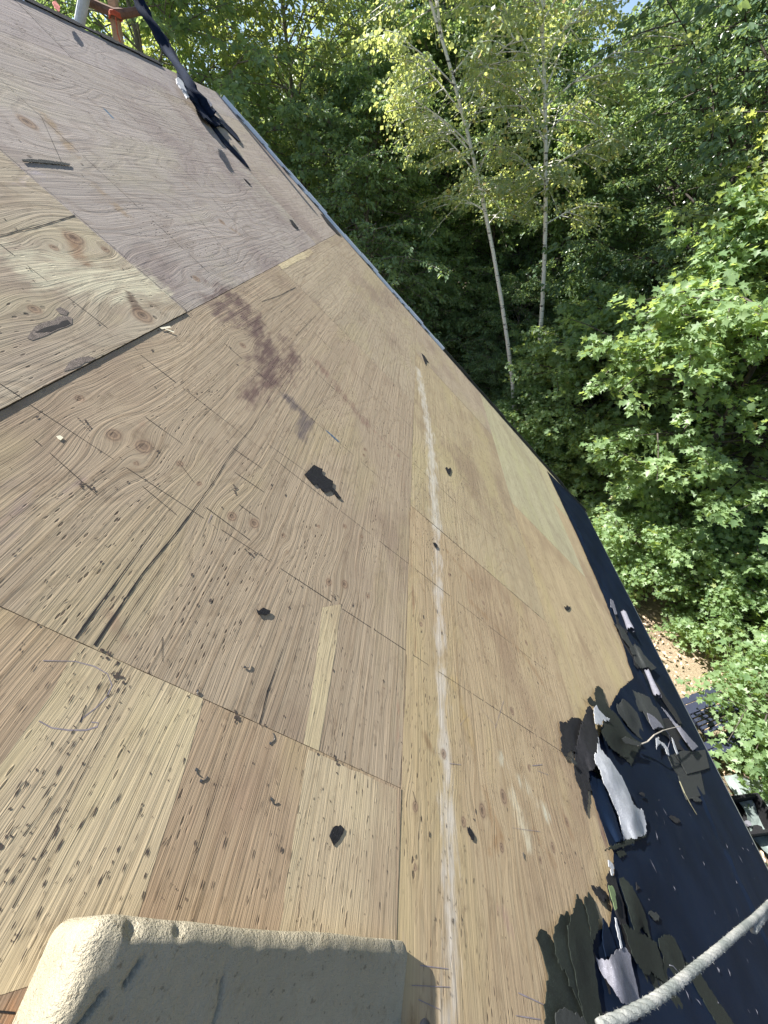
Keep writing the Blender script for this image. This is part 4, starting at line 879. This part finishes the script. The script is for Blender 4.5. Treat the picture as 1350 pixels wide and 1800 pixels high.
tag(piece('torn_wrapper', None, None, [(92, 3), (98, 1), (106, 12), (103, 20), (97, 14)], simple('red_white', (.5, .16, .12), .7), .03, None, .004, .01, step=.03), 'small red and white torn wrapper caught on the ridge at the top left', 'wrapper')

# ------------------------------------------------------------------ yard below
n = 120; gx = np.concatenate([np.linspace(-120, -12, 30), np.linspace(-11, 32, 110), np.linspace(34, 160, 30)]); gy_ = np.concatenate([np.linspace(-60, -6, 15), np.linspace(-5, 45, 120), np.linspace(47, 300, 40)])
X, Y = np.meshgrid(gx, gy_, indexing='ij'); Z = -.02+.16*(vnoise(X*.6, Y*.6, 1)-.5)*np.clip((np.hypot(X-3, Y)-5)/4, 0, 1)+.05*(vnoise(X*2.5, Y*2.5, 2)-.5)*np.clip((np.hypot(X-3, Y)-7)/4, 0, 1)
id_ = np.arange(X.size).reshape(X.shape); q = np.stack([id_[:-1, :-1], id_[1:, :-1], id_[1:, 1:], id_[:-1, 1:]], -1).reshape(-1, 4)
tag(mk('ground', np.stack([X.ravel(), Y.ravel(), Z.ravel()], 1), q.tolist(), M['ground'], loc=np.zeros(3), smooth=True), kind='structure')
def picnic():
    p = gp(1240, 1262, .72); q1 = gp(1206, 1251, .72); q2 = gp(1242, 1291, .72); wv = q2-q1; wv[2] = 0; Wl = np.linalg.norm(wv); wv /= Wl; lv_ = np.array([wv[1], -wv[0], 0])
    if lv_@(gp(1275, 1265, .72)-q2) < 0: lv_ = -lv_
    o = empty('picnic_table', (p[0], p[1], 0)); tag(o, 'slatted blue-grey picnic table, darkened as if in shade, just past the eave', 'table'); L = 1.25; ax = (lv_, wv, np.array([0, 0, 1.]))
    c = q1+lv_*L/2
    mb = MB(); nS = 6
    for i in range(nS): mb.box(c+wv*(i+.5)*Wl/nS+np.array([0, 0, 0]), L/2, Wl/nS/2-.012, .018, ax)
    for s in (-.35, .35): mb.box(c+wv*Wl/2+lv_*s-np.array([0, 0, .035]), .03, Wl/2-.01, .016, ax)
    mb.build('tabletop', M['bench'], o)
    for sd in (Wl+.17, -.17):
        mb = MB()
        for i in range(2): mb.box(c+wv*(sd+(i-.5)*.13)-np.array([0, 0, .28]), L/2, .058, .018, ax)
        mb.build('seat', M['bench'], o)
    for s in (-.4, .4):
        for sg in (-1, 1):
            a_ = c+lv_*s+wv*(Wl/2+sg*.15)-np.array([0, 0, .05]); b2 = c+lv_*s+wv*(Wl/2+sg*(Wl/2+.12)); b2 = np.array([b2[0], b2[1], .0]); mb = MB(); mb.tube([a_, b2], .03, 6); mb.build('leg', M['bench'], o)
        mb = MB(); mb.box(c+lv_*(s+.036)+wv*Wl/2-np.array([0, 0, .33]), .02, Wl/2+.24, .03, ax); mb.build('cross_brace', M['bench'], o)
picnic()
def roundtable():
    c = gp(1288, 1245, .55); o = empty('round_table', (c[0], c[1], 0)); tag(o, 'small round brown-topped table half under leaves beside the picnic table', 'table')
    P = [(c[0], c[1], .52), (c[0], c[1], .56)]; mb = MB(); mb.tube(P, .27, 32); mb.build('tabletop', M['tablewood'], o)
    for i in range(4):
        a_ = .6+i*1.57; mb = MB(); mb.tube([(c[0]+.16*math.cos(a_), c[1]+.16*math.sin(a_), .52), (c[0]+.24*math.cos(a_), c[1]+.24*math.sin(a_), 0)], .014, 6); mb.build('leg', M['metal'], o)
roundtable()
def sheetz(name, label, cat, px, mat, h, amp, th=.004, step=.10):
    P = densify([gp(*p, 0)[:2] for p in px], step, .008, 4); P2, T2 = fill(P, step); z = h+amp*(vnoise(P2[:, 0]*2.5, P2[:, 1]*2.5, 4)+.5*vnoise(P2[:, 0]*7, P2[:, 1]*6, 5))
    V = np.concatenate([P2, z[:, None]], 1); n = len(V); ed = {(f[i], f[(i+1) % 3]): 1 for f in T2 for i in range(3)}
    Fc = [tuple(f) for f in T2]+[tuple(i+n for i in f[::-1]) for f in T2]+[(b2, a_, a_+n, b2+n) for (a_, b2) in ed if (b2, a_) not in ed]
    o = mk(name, np.concatenate([V, V-[0, 0, th]]), Fc, mat, smooth=False); tag(o, label, cat); return o
sheetz('plastic_sheet', 'crumpled translucent plastic sheet on the dark grass below the eave', 'plastic sheet', [(1262, 1372), (1300, 1368), (1350, 1385), (1400, 1420), (1420, 1500), (1380, 1560), (1330, 1500), (1300, 1440)], M['tarp'], .04, .22, step=.08)
def cart():
    c = gp(1320, 1430, .45); o = empty('black_bin', (c[0], c[1], 0)); tag(o, 'low black open bin standing on the plastic sheet with two pale bits in it', 'bin')
    a1 = gp(1290, 1405, .45)-gp(1345, 1398, .45); a1 /= np.linalg.norm(a1); a2 = np.array([-a1[1], a1[0], 0]); ax = (a1, a2, np.array([0, 0, 1.])); z = np.array([0, 0, 1.])
    mb = MB(); mb.box(c-z*.36, .34, .24, .02, ax)
    for s in (-1, 1): mb.box(c-z*.17+a1*s*.33, .015, .24, .17, ax); mb.box(c-z*.17+a2*s*.23, .31, .015, .17, ax)
    mb.build('body', M['blackfelt'], o)
    mb = MB()
    for s in (-1, 1): mb.tube([c+a1*s*.34-a2*.25, c+a1*s*.34+a2*.25], .014, 6); mb.tube([c-a1*.34+a2*s*.25, c+a1*.34+a2*s*.25], .014, 6)
    mb.build('rim', M['blackfelt'], o)
    for dx, dy, nm in [(.08, .05, 1), (-.06, .07, 2)]:
        mb = MB(); p = c-z*.30+a1*dx+a2*dy; mb.tube([p, p+z*.04], [.05, .04], 7); tag(mb.build('rubbish', M['lav']), 'pale crumpled bit in the black bin, %s one' % ('nearer' if nm == 1 else 'farther'), 'rubbish')
cart()

# ------------------------------------------------------------------ trees
LEAF_STAR = dict(v=np.array([(0, 0, 0), (0, .42, 0), (0, 1., 0),
                             (.10, .05, .02), (.46, .06, .10), (.26, .26, .05), (.56, .56, .12), (.20, .60, .04),
                             (-.10, .05, .02), (-.46, .06, .10), (-.26, .26, .05), (-.56, .56, .12), (-.20, .60, .04)]),
                 f=[(0, 3, 4, 5, 1), (1, 5, 6, 7, 2), (0, 1, 10, 9, 8), (1, 2, 12, 11, 10)])
LEAF_OVAL = dict(v=np.array([(0, 0, 0), (.26, .40, .07), (.14, .78, .03), (0, 1., -.06), (-.14, .78, .03), (-.26, .40, .07)]), f=[(0, 1, 2, 3), (0, 3, 4, 5)])
LEAF_QUAD = dict(v=np.array([(0, 0, 0), (.38, .50, .08), (0, 1., -.04), (-.38, .50, .08)]), f=[(0, 1, 2, 3)])
def leaf_mesh(name, pos, dirs, nrm, size, kind, mat):
    K_ = kind['v']; n = len(pos); m = len(K_)
    d = dirs/np.linalg.norm(dirs, axis=1)[:, None]; r = np.cross(d, nrm); r /= np.linalg.norm(r, axis=1)[:, None]+1e-9; nn = np.cross(r, d)
    V = pos[:, None, :]+size[:, None, None]*(K_[None, :, 0, None]*r[:, None, :]+K_[None, :, 1, None]*d[:, None, :]+K_[None, :, 2, None]*nn[:, None, :])
    V = V.reshape(-1, 3).astype(np.float32)
    fl = np.array([len(f) for f in kind['f']]); fi = np.concatenate([np.array(f) for f in kind['f']])
    loops = (fi[None, :]+(np.arange(n)*m)[:, None]).ravel().astype(np.int32); tot = np.tile(fl, n).astype(np.int32); st = np.concatenate([[0], np.cumsum(tot)[:-1]]).astype(np.int32)
    me = bpy.data.meshes.new(name); me.vertices.add(len(V)); me.vertices.foreach_set('co', V.ravel())
    me.loops.add(len(loops)); me.loops.foreach_set('vertex_index', loops); me.polygons.add(len(tot)); me.polygons.foreach_set('loop_start', st); me.polygons.foreach_set('loop_total', tot)
    me.update(calc_edges=True); me.materials.append(mat); return me
def unit(v): return v/(np.linalg.norm(v)+1e-9)
def grow(seed, H, R, base, nl, nt2, ntw, nleaf, lsize, kind, lmat, bmat, rt, name, droop=.25, up0=.9, stems=1, lean=(0, 0), flat=.6, top=.97, curve=.4, prof=.55, limb=.30, rr_=.16):
    """returns trunk mesh, crown mesh around the origin"""
    g = np.random.default_rng(seed); TV = []; TF = []; nv = 0; Ls = []
    def addt(P, r, k):
        nonlocal nv
        v, f = tube(P, r, k, False); TV.append(v); TF.extend([tuple(i+nv for i in q) for q in f]); nv += len(v)
    for s in range(stems):
        a0 = g.uniform(0, 6.28); tl = np.array([*lean, 0])+(np.array([math.cos(a0), math.sin(a0), 0])*R*.45 if stems > 1 else 0)
        Hs = H*(1 if s == 0 else g.uniform(.7, .97)); b0 = np.array([math.cos(a0), math.sin(a0), 0])*(.18 if stems > 1 else 0)
        k_ = np.linspace(0, 1, 14); ph = g.uniform(0, 6.28, 2)
        P = b0+np.outer(k_, [0, 0, Hs])+np.outer(k_**1.5, tl)+np.stack([np.sin(k_*5+ph[0])*.02*Hs*curve*k_, np.sin(k_*4+ph[1])*.02*Hs*curve*k_, 0*k_], 1)
        P[0, 2] = -.15; rs = rt*(1-k_)**.8*(1 if stems == 1 else .7)+.008; rs[0] *= 1.25; addt(P, rs, 9)
        for i in range(nl//stems):
            f_ = base+(top-base)*((i+g.random())/(nl/stems)); c = np.array([np.interp(f_, k_, P[:, j]) for j in range(3)]); az = i*2.4+g.normal()*.5
            q = (f_-base)/(1-base); env = (math.sin(math.pi*min(1, q*.86+.12))**prof)*R*g.uniform(.70, 1.15)/(1.25 if stems > 1 else 1)
            el = up0*(.25+.9*q)+g.normal()*.12; d = np.array([math.cos(az)*math.cos(el), math.sin(az)*math.cos(el), math.sin(el)])
            t = np.linspace(0, 1, 7); L = env*1.08; Q = c+np.outer(t, d)*L+np.outer(t**2, [0, 0, -droop*L*.5])+np.outer(t, g.normal(size=3)*.05*L)
            addt(Q, rt*limb*(1-t*.85)*(1-.6*q)*min(1, L/2)+.004, 5)
            for j in range(nt2):
                tt = .22+.78*(j+g.random())/nt2; c2 = np.array([np.interp(tt, t, Q[:, m]) for m in range(3)]); sg = 1 if j % 2 else -1
                a2 = az+sg*g.uniform(.4, 1.2); L2 = (.25+.35*(1-tt)+.10*g.random())*L+.25; e2 = g.normal()*.25+.15-droop*.3
                d2 = np.array([math.cos(a2)*math.cos(e2), math.sin(a2)*math.cos(e2), math.sin(e2)]); t2 = np.linspace(0, 1, 4); Q2 = c2+np.outer(t2, d2)*L2+np.outer(t2**2, [0, 0, -droop*L2*.6])
                addt(Q2, .012*(1-t2*.8)*min(1.3, L2)+.002, 3)
                for m in range(ntw):
                    t3 = .15+.85*(m+g.random())/ntw; c3 = c2+(d2*L2*t3)+np.array([0, 0, -droop*L2*.6*t3*t3]); a3 = a2+g.normal()*.9; L3 = g.uniform(.18, .42)*(1+.0*L2)
                    d3 = unit(np.array([math.cos(a3), math.sin(a3), g.normal()*.25-droop*.5])); Ls.append((c3, d3, L3))
    C = np.array([l[0] for l in Ls]); D = np.array([l[1] for l in Ls]); LL = np.array([l[2] for l in Ls]); n = len(C)
    s = g.random((n, nleaf)); side = np.where(np.arange(nleaf) % 2, 1., -1.)[None, :]*np.ones((n, 1))
    rt3 = np.stack([-D[:, 1], D[:, 0], 0*D[:, 0]], 1)
    pos = C[:, None]+D[:, None]*(LL[:, None]*s)[..., None]+rt3[:, None]*(side*g.uniform(.01, rr_*.7, (n, nleaf)))[..., None]+g.normal(size=(n, nleaf, 3))*np.array([.05, .05, .055])*rr_/.16
    dr = D[:, None]*g.uniform(.2, 1., (n, nleaf, 1))+rt3[:, None]*(side[..., None]*g.uniform(.3, 1.1, (n, nleaf, 1)))+g.normal(size=(n, nleaf, 3))*.3+np.array([0, 0, -droop*1.3-.1])
    nr = np.array([0, 0, 1.])+g.normal(size=(n, nleaf, 3))*flat
    N_ = n*nleaf; cm = leaf_mesh(name+'_leaves', pos.reshape(-1, 3), dr.reshape(-1, 3), nr.reshape(-1, 3), lsize*g.uniform(.55, 1.25, N_), kind, lmat)
    tm = bpy.data.meshes.new(name+'_trunk'); V = np.concatenate(TV); tm.from_pydata(V.tolist(), [], TF); tm.materials.append(bmat); tm.polygons.foreach_set('use_smooth', [True]*len(tm.polygons)); tm.update()
    return tm, cm
SP = {}
SP['maple_a'] = grow(11, 6.4, 2.6, .10, 46, 10, 5, 18, .125, LEAF_STAR, M['lf_bright'], M['bark'], .09, 'maple_a', .28, flat=.55)
SP['maple_b'] = grow(12, 5.2, 2.2, .10, 34, 8, 5, 17, .120, LEAF_STAR, M['lf_bright'], M['bark'], .07, 'maple_b', .30, stems=2, flat=.55)
SP['maple_c'] = grow(32, 5.6, 2.4, .32, 34, 9, 5, 17, .120, LEAF_STAR, M['lf_bright'], M['bark'], .07, 'maple_c', .30, flat=.6)
SP['bush'] = grow(13, 2.3, 1.35, .05, 26, 6, 4, 13, .105, LEAF_STAR, M['lf_bright'], M['bark'], .03, 'bush', .25, stems=3, flat=.55)
SP['oak'] = grow(14, 15.5, 4.9, .08, 78, 12, 6, 17, .155, LEAF_OVAL, M['lf_dark'], M['bark'], .17, 'oak', .30, up0=1.0, curve=1.2, flat=1.1)
SP['beech'] = grow(15, 13.5, 3.8, .06, 66, 11, 6, 15, .15, LEAF_OVAL, M['lf_mid'], M['barkgrey'], .13, 'beech', .25, up0=.9, flat=1.0)
SP['tall'] = grow(16, 15.5, 3.4, .20, 60, 9, 5, 12, .15, LEAF_QUAD, M['lf_dark'], M['bark'], .17, 'tall', .25, up0=1.2, flat=1.1)
SP['yell'] = grow(17, 15.5, 3.4, .16, 60, 10, 6, 12, .14, LEAF_OVAL, M['lf_yel'], M['barkgrey'], .14, 'yell', .25, up0=1.1, flat=1.1)
SP['birch'] = grow(18, 15.5, 2.4, .50, 34, 9, 6, 11, .095, LEAF_QUAD, M['lf_birch'], M['birch'], .07, 'birch', .30, up0=1.5, curve=.9, flat=1.2, lean=(-6.4, .3), limb=.3)
SP['birch2'] = grow(19, 15.5, 2.4, .50, 34, 9, 6, 11, .095, LEAF_QUAD, M['lf_birch'], M['birch'], .08, 'birch2', .30, up0=1.5, curve=.5, flat=1.2, lean=(-3.2, -.2), limb=.3)
SP['maplehi'] = grow(20, 11.5, 2.6, .45, 36, 8, 5, 14, .13, LEAF_STAR, M['lf_yel'], M['bark'], .11, 'maplehi', .25, flat=.55)
def tree(sp, x, y, name, label, cat='tree', rz=0., sc=1., group=None, z=-.02, trunk='trunk'):
    o = empty(name, (x, y, z)); o.rotation_euler = (0, 0, rz); o.scale = (sc,)*3; tag(o, label, cat, group)
    for me, nm in zip(SP[sp], (trunk, 'crown')):
        c = bpy.data.objects.new(nm, me); COL.objects.link(c); c.parent = o
    return o
GT = 'trees beyond the roof'
tree('maple_a', 7.5, 9.6, 'maple_tree', 'largest bright green maple beyond the eave, filling the right side', rz=.3, sc=1.22)
tree('maple_c', 6.5, 12.4, 'maple_tree', 'bright young maple just left of the largest one, against the dark wood', rz=1.3, sc=1.05)
tree('maple_a', 10.6, 13.4, 'maple_tree', 'bright green maple at the right edge behind the large maple', rz=2.3, sc=1.12)
tree('maple_b', 9.6, 6.0, 'maple_tree', 'bright maple by the right edge halfway down, shading the ground near the tables', rz=3.3, sc=.88)
tree('maple_b', 8.3, 4.1, 'maple_tree', 'low spreading maple overhanging the round table', rz=5.1, sc=.56)
tree('maple_c', 5.5, 12.9, 'maple_tree', 'bright young maple reaching down to the roof edge right of the birches', rz=2.7, sc=.98)
tree('maple_b', 5.0, 12.3, 'maple_tree', 'smallest bright maple just outside the roof corner', rz=.7, sc=.55)
tree('maple_b', 7.4, 15.0, 'maple_tree', 'smaller bright maple behind the young one, in front of the oak trunks', rz=4.3, sc=.9)
tree('bush', 6.7, 10.4, 'bush', 'low bright bush between the roof corner and the large maple', 'bush', .9, .55)
tree('bush', 8.1, 11.6, 'bush', 'bright bush just below the young maple', 'bush', 2.9, .7)
tree('bush', 7.4, 9.0, 'bush', 'bright bush beside the brown leaf patch halfway along the eave', 'bush', 5.9, 1.2)
tree('bush', 6.35, 8.2, 'bush', 'bright low bush on the sunlit ground next to the felt strip', 'bush', .4, 1.0)
tree('bush', 5.0, 13.2, 'bush', 'bush at the foot of the dark wood close to the roof corner', 'bush', 1.4, .9)
tree('bush', 7.4, 6.3, 'bush', 'bright bush beside the bare straw patch near the picnic table', 'bush', 2.6, .95)
tree('bush', 7.35, 3.4, 'bush', 'bright bush at the lower right edge above the plastic sheet', 'bush', 3.1, 1.12)
tree('bush', 8.6, 7.6, 'bush', 'bright bush under the large maple', 'bush', 4.2, 1.2)
tree('bush', 4.2, 15.8, 'bush', 'shaded bush in front of the dark forest floor', 'bush', 5.0, 1.1)
tree('oak', 9.0, 15.4, 'oak_tree', 'large dark glossy oak standing behind the bright maples', rz=.2)
tree('oak', 14.2, 18.5, 'oak_tree', 'dark oak at the upper right corner behind the hanging yellow-green branches', rz=2.2, sc=1.08)
tree('beech', 4.9, 17.2, 'leafy_tree', 'mid green tree around the right birch, its lower crown in the gap above the maples', rz=1.1, sc=.78)
tree('beech', 0.9, 19.2, 'leafy_tree', 'pale green tree left of the birches', rz=2.1, sc=.98)
tree('tall', -1.2, 21.5, 'tall_tree', 'tall dark tree in the upper middle with a yellow-green tree at its left', rz=.6)
tree('yell', -4.0, 17.6, 'yellow_green_tree', 'sunlit yellow-green tree right of the blue tarp rope', rz=.9)
tree('beech', -1.6, 16.0, 'leafy_tree', 'green tree rising close behind the far end of the light metal edge', rz=4.1, sc=.80)
tree('beech', -7.6, 15.8, 'leafy_tree', 'green tree behind the scaffold at the upper left', rz=5.1, sc=1.15)
tree('yell', -8.5, 21.0, 'yellow_green_tree', 'yellow-green tree behind the ridge left of the tarp rope', rz=3.1)
tree('maple_b', 3.75, 12.5, 'young_tree', 'leafy sapling in front of the foot of the left birch', rz=1.9, sc=.62)
tree('beech', 3.6, 15.6, 'young_tree', 'young leafy tree behind the left birch trunk', rz=2.9, sc=.46)
tree('beech', 5.6, 15.0, 'young_tree', 'young leafy tree hiding the foot of the right birch', rz=.7, sc=.50)
tree('beech', 3.2, 19.5, 'leafy_tree', 'green tree filling the gap straight behind the birches', rz=3.3, sc=.95)
tree('birch', 4.0, 13.4, 'birch_tree', 'leaning white birch with thin yellowing leaves, left one of the two', rz=0.)
tree('birch2', 4.45, 13.8, 'birch_tree', 'straight white birch with thin yellowing leaves, right one of the two', rz=0.)
tree('maplehi', 8.9, 9.9, 'maple_tree', 'tall maple with yellow-green branches hanging in at the upper right corner', rz=1.4, sc=1.05)
tree('tall', 11.0, 23.0, 'tall_tree', 'tall dark tree behind the oaks at the upper right', rz=2.6)
tree('tall', 3.4, 25.0, 'tall_tree', 'tall dark tree far behind the two birches', rz=3.6)
# slender dark trunks in the shade under the oak
for i, (x, y, lx) in enumerate([(5.2, 20.5, .3), (7.4, 19.2, 1.2), (8.8, 14.9, 2.0), (10.2, 15.6, 2.4), (3.0, 17.4, -.4), (7.9, 21.5, .8)]):
    lab = ['slender dark trunk just right of the birches', 'slender dark trunk leaning right behind the oak leaves', 'dark bare trunk leaning right, nearest one under the oak', 'dark bare trunk leaning right at the right edge of the oak', 'thin dark trunk left of the leaning birch', 'thin dark trunk deep in the shade behind the oak'][i]
    t_ = grow(40+i, 11., 1.5, .55, 10, 4, 3, 7, .14, LEAF_OVAL, M['lf_dark'], M['bark'], .10, 'pole%d' % i, .3, lean=(lx, 0), curve=1.5); SP['p%d' % i] = t_
    tree('p%d' % i, x, y, 'slender_tree', lab, rz=0.)
# the far wood reads as one mass
far_t, far_c = grow(60, 14.5, 4.2, .10, 46, 8, 4, 9, .30, LEAF_QUAD, M['lf_far'], M['bark'], .16, 'far', .25, up0=1.0, flat=1.1, rr_=.3)
wood = empty('far_wood', (0, 30, 0)); tag(wood, 'far wood of dark trees closing the view behind the birches and oaks', 'wood', kind='stuff')
g = np.random.default_rng(8)
def cat_mesh(src, T):
    n = len(src.vertices); co_ = np.empty(n*3, dtype=np.float32); src.vertices.foreach_get('co', co_); co_ = co_.reshape(-1, 3)
    lp = np.empty(len(src.loops), dtype=np.int32); src.loops.foreach_get('vertex_index', lp); tt = np.empty(len(src.polygons), dtype=np.int32); src.polygons.foreach_get('loop_total', tt)
    V = []; Lp = []; Tt = []
    for k, (x, y, a_, s) in enumerate(T):
        c_, s_ = math.cos(a_), math.sin(a_); Rm = np.array([[c_, -s_, 0], [s_, c_, 0], [0, 0, 1]])*s; V.append(co_@Rm.T+np.array([x, y-30, 0])); Lp.append(lp+k*n); Tt.append(tt)
    V = np.concatenate(V).astype(np.float32); Lp = np.concatenate(Lp).astype(np.int32); Tt = np.concatenate(Tt); st = np.concatenate([[0], np.cumsum(Tt)[:-1]]).astype(np.int32)
    me = bpy.data.meshes.new(src.name+'_wood'); me.vertices.add(len(V)); me.vertices.foreach_set('co', V.ravel()); me.loops.add(len(Lp)); me.loops.foreach_set('vertex_index', Lp)
    me.polygons.add(len(Tt)); me.polygons.foreach_set('loop_start', st); me.polygons.foreach_set('loop_total', Tt.astype(np.int32)); me.update(calc_edges=True); me.materials.append(src.materials[0]); return me
T = []
for row, (yy, n_, sp_) in enumerate([(25.5, 9, 46), (30, 10, 60), (37, 12, 84), (46, 14, 110)]):
    for i in range(n_):
        x = (i+.5)/n_*sp_-sp_*.45+g.normal()*1.2; T.append((x, yy+g.normal()*1.5, g.uniform(0, 6.28), g.uniform(.72, 1.02)*(1+row*.05)))
for me, nm in ((cat_mesh(far_t, T), 'trunks'), (cat_mesh(far_c, T), 'foliage')):
    c = bpy.data.objects.new(nm, me); COL.objects.link(c); c.parent = wood; c['kind'] = 'stuff'
# undergrowth: leafy ground plants
pts = []
while len(pts) < 9000:
    x, y = g.uniform(2.8, 15), g.uniform(-1, 24)
    if vnoise(x*.7, y*.7, 12)+.25*vnoise(x*2.5, y*2.5, 4) < .60: continue
    if np.hypot(x-6.6, y-5.2) < 1.2 or x < EX+.2 and y < 5.6 or (x < 7.2 and y < 5.6 and np.hypot(x-6.2, y-3) < 2.4): continue
    pts.append((x, y))
pts = np.array(pts); m = 7; n = len(pts)
pos = np.repeat(np.concatenate([pts, g.uniform(.02, .32, (n, 1))], 1), m, 0)+g.normal(size=(n*m, 3))*np.array([.09, .09, .04])
an = g.uniform(0, 6.28, n*m); dr = np.stack([np.cos(an), np.sin(an), g.normal(size=n*m)*.25], 1); nr = np.array([0, 0, 1.])+g.normal(size=(n*m, 3))*.4
me = leaf_mesh('undergrowth', pos, dr, nr, .085*g.uniform(.6, 1.3, n*m), LEAF_OVAL, M['lf_bright']); o = bpy.data.objects.new('undergrowth', me); COL.objects.link(o); tag(o, 'low green leafy plants covering the ground between the bushes', 'undergrowth', kind='stuff')
# straw and dead leaves on the open ground
n = 16000; x = g.uniform(3., 16, n); y = g.uniform(-2, 24, n); an = g.uniform(0, 6.28, n)
me = leaf_mesh('litter', np.stack([x, y, g.uniform(.0, .07, n)+.05], 1), np.stack([np.cos(an), np.sin(an), g.normal(size=n)*.2], 1), np.array([0, 0, 1.])+g.normal(size=(n, 3))*.5, g.uniform(.05, .13, n), LEAF_OVAL, simple('dead_leaf', (.36, .25, .16), .8, .4, 30, 0, c2=(.55, .42, .30)))
o = bpy.data.objects.new('leaf_litter', me); COL.objects.link(o); tag(o, 'dead leaves and straw lying on the open ground beyond the eave', 'leaf litter', kind='stuff')
n = 9000; x = g.uniform(EX-.2, 7.4, n); y = g.uniform(-3, 4.2, n); an = g.uniform(0, 6.28, n)
me = leaf_mesh('grass', np.stack([x, y, np.zeros(n)-.01], 1), np.stack([np.cos(an)*.5, np.sin(an)*.5, np.ones(n)], 1), np.stack([np.cos(an+1), np.sin(an+1), 0*an], 1), g.uniform(.05, .14, n), dict(v=LEAF_QUAD['v']*np.array([.18, 1, 1]), f=LEAF_QUAD['f']), M['lf_mid'])
o = bpy.data.objects.new('grass', me); COL.objects.link(o); tag(o, 'short dark grass in the shade beside the house', 'grass', kind='stuff')
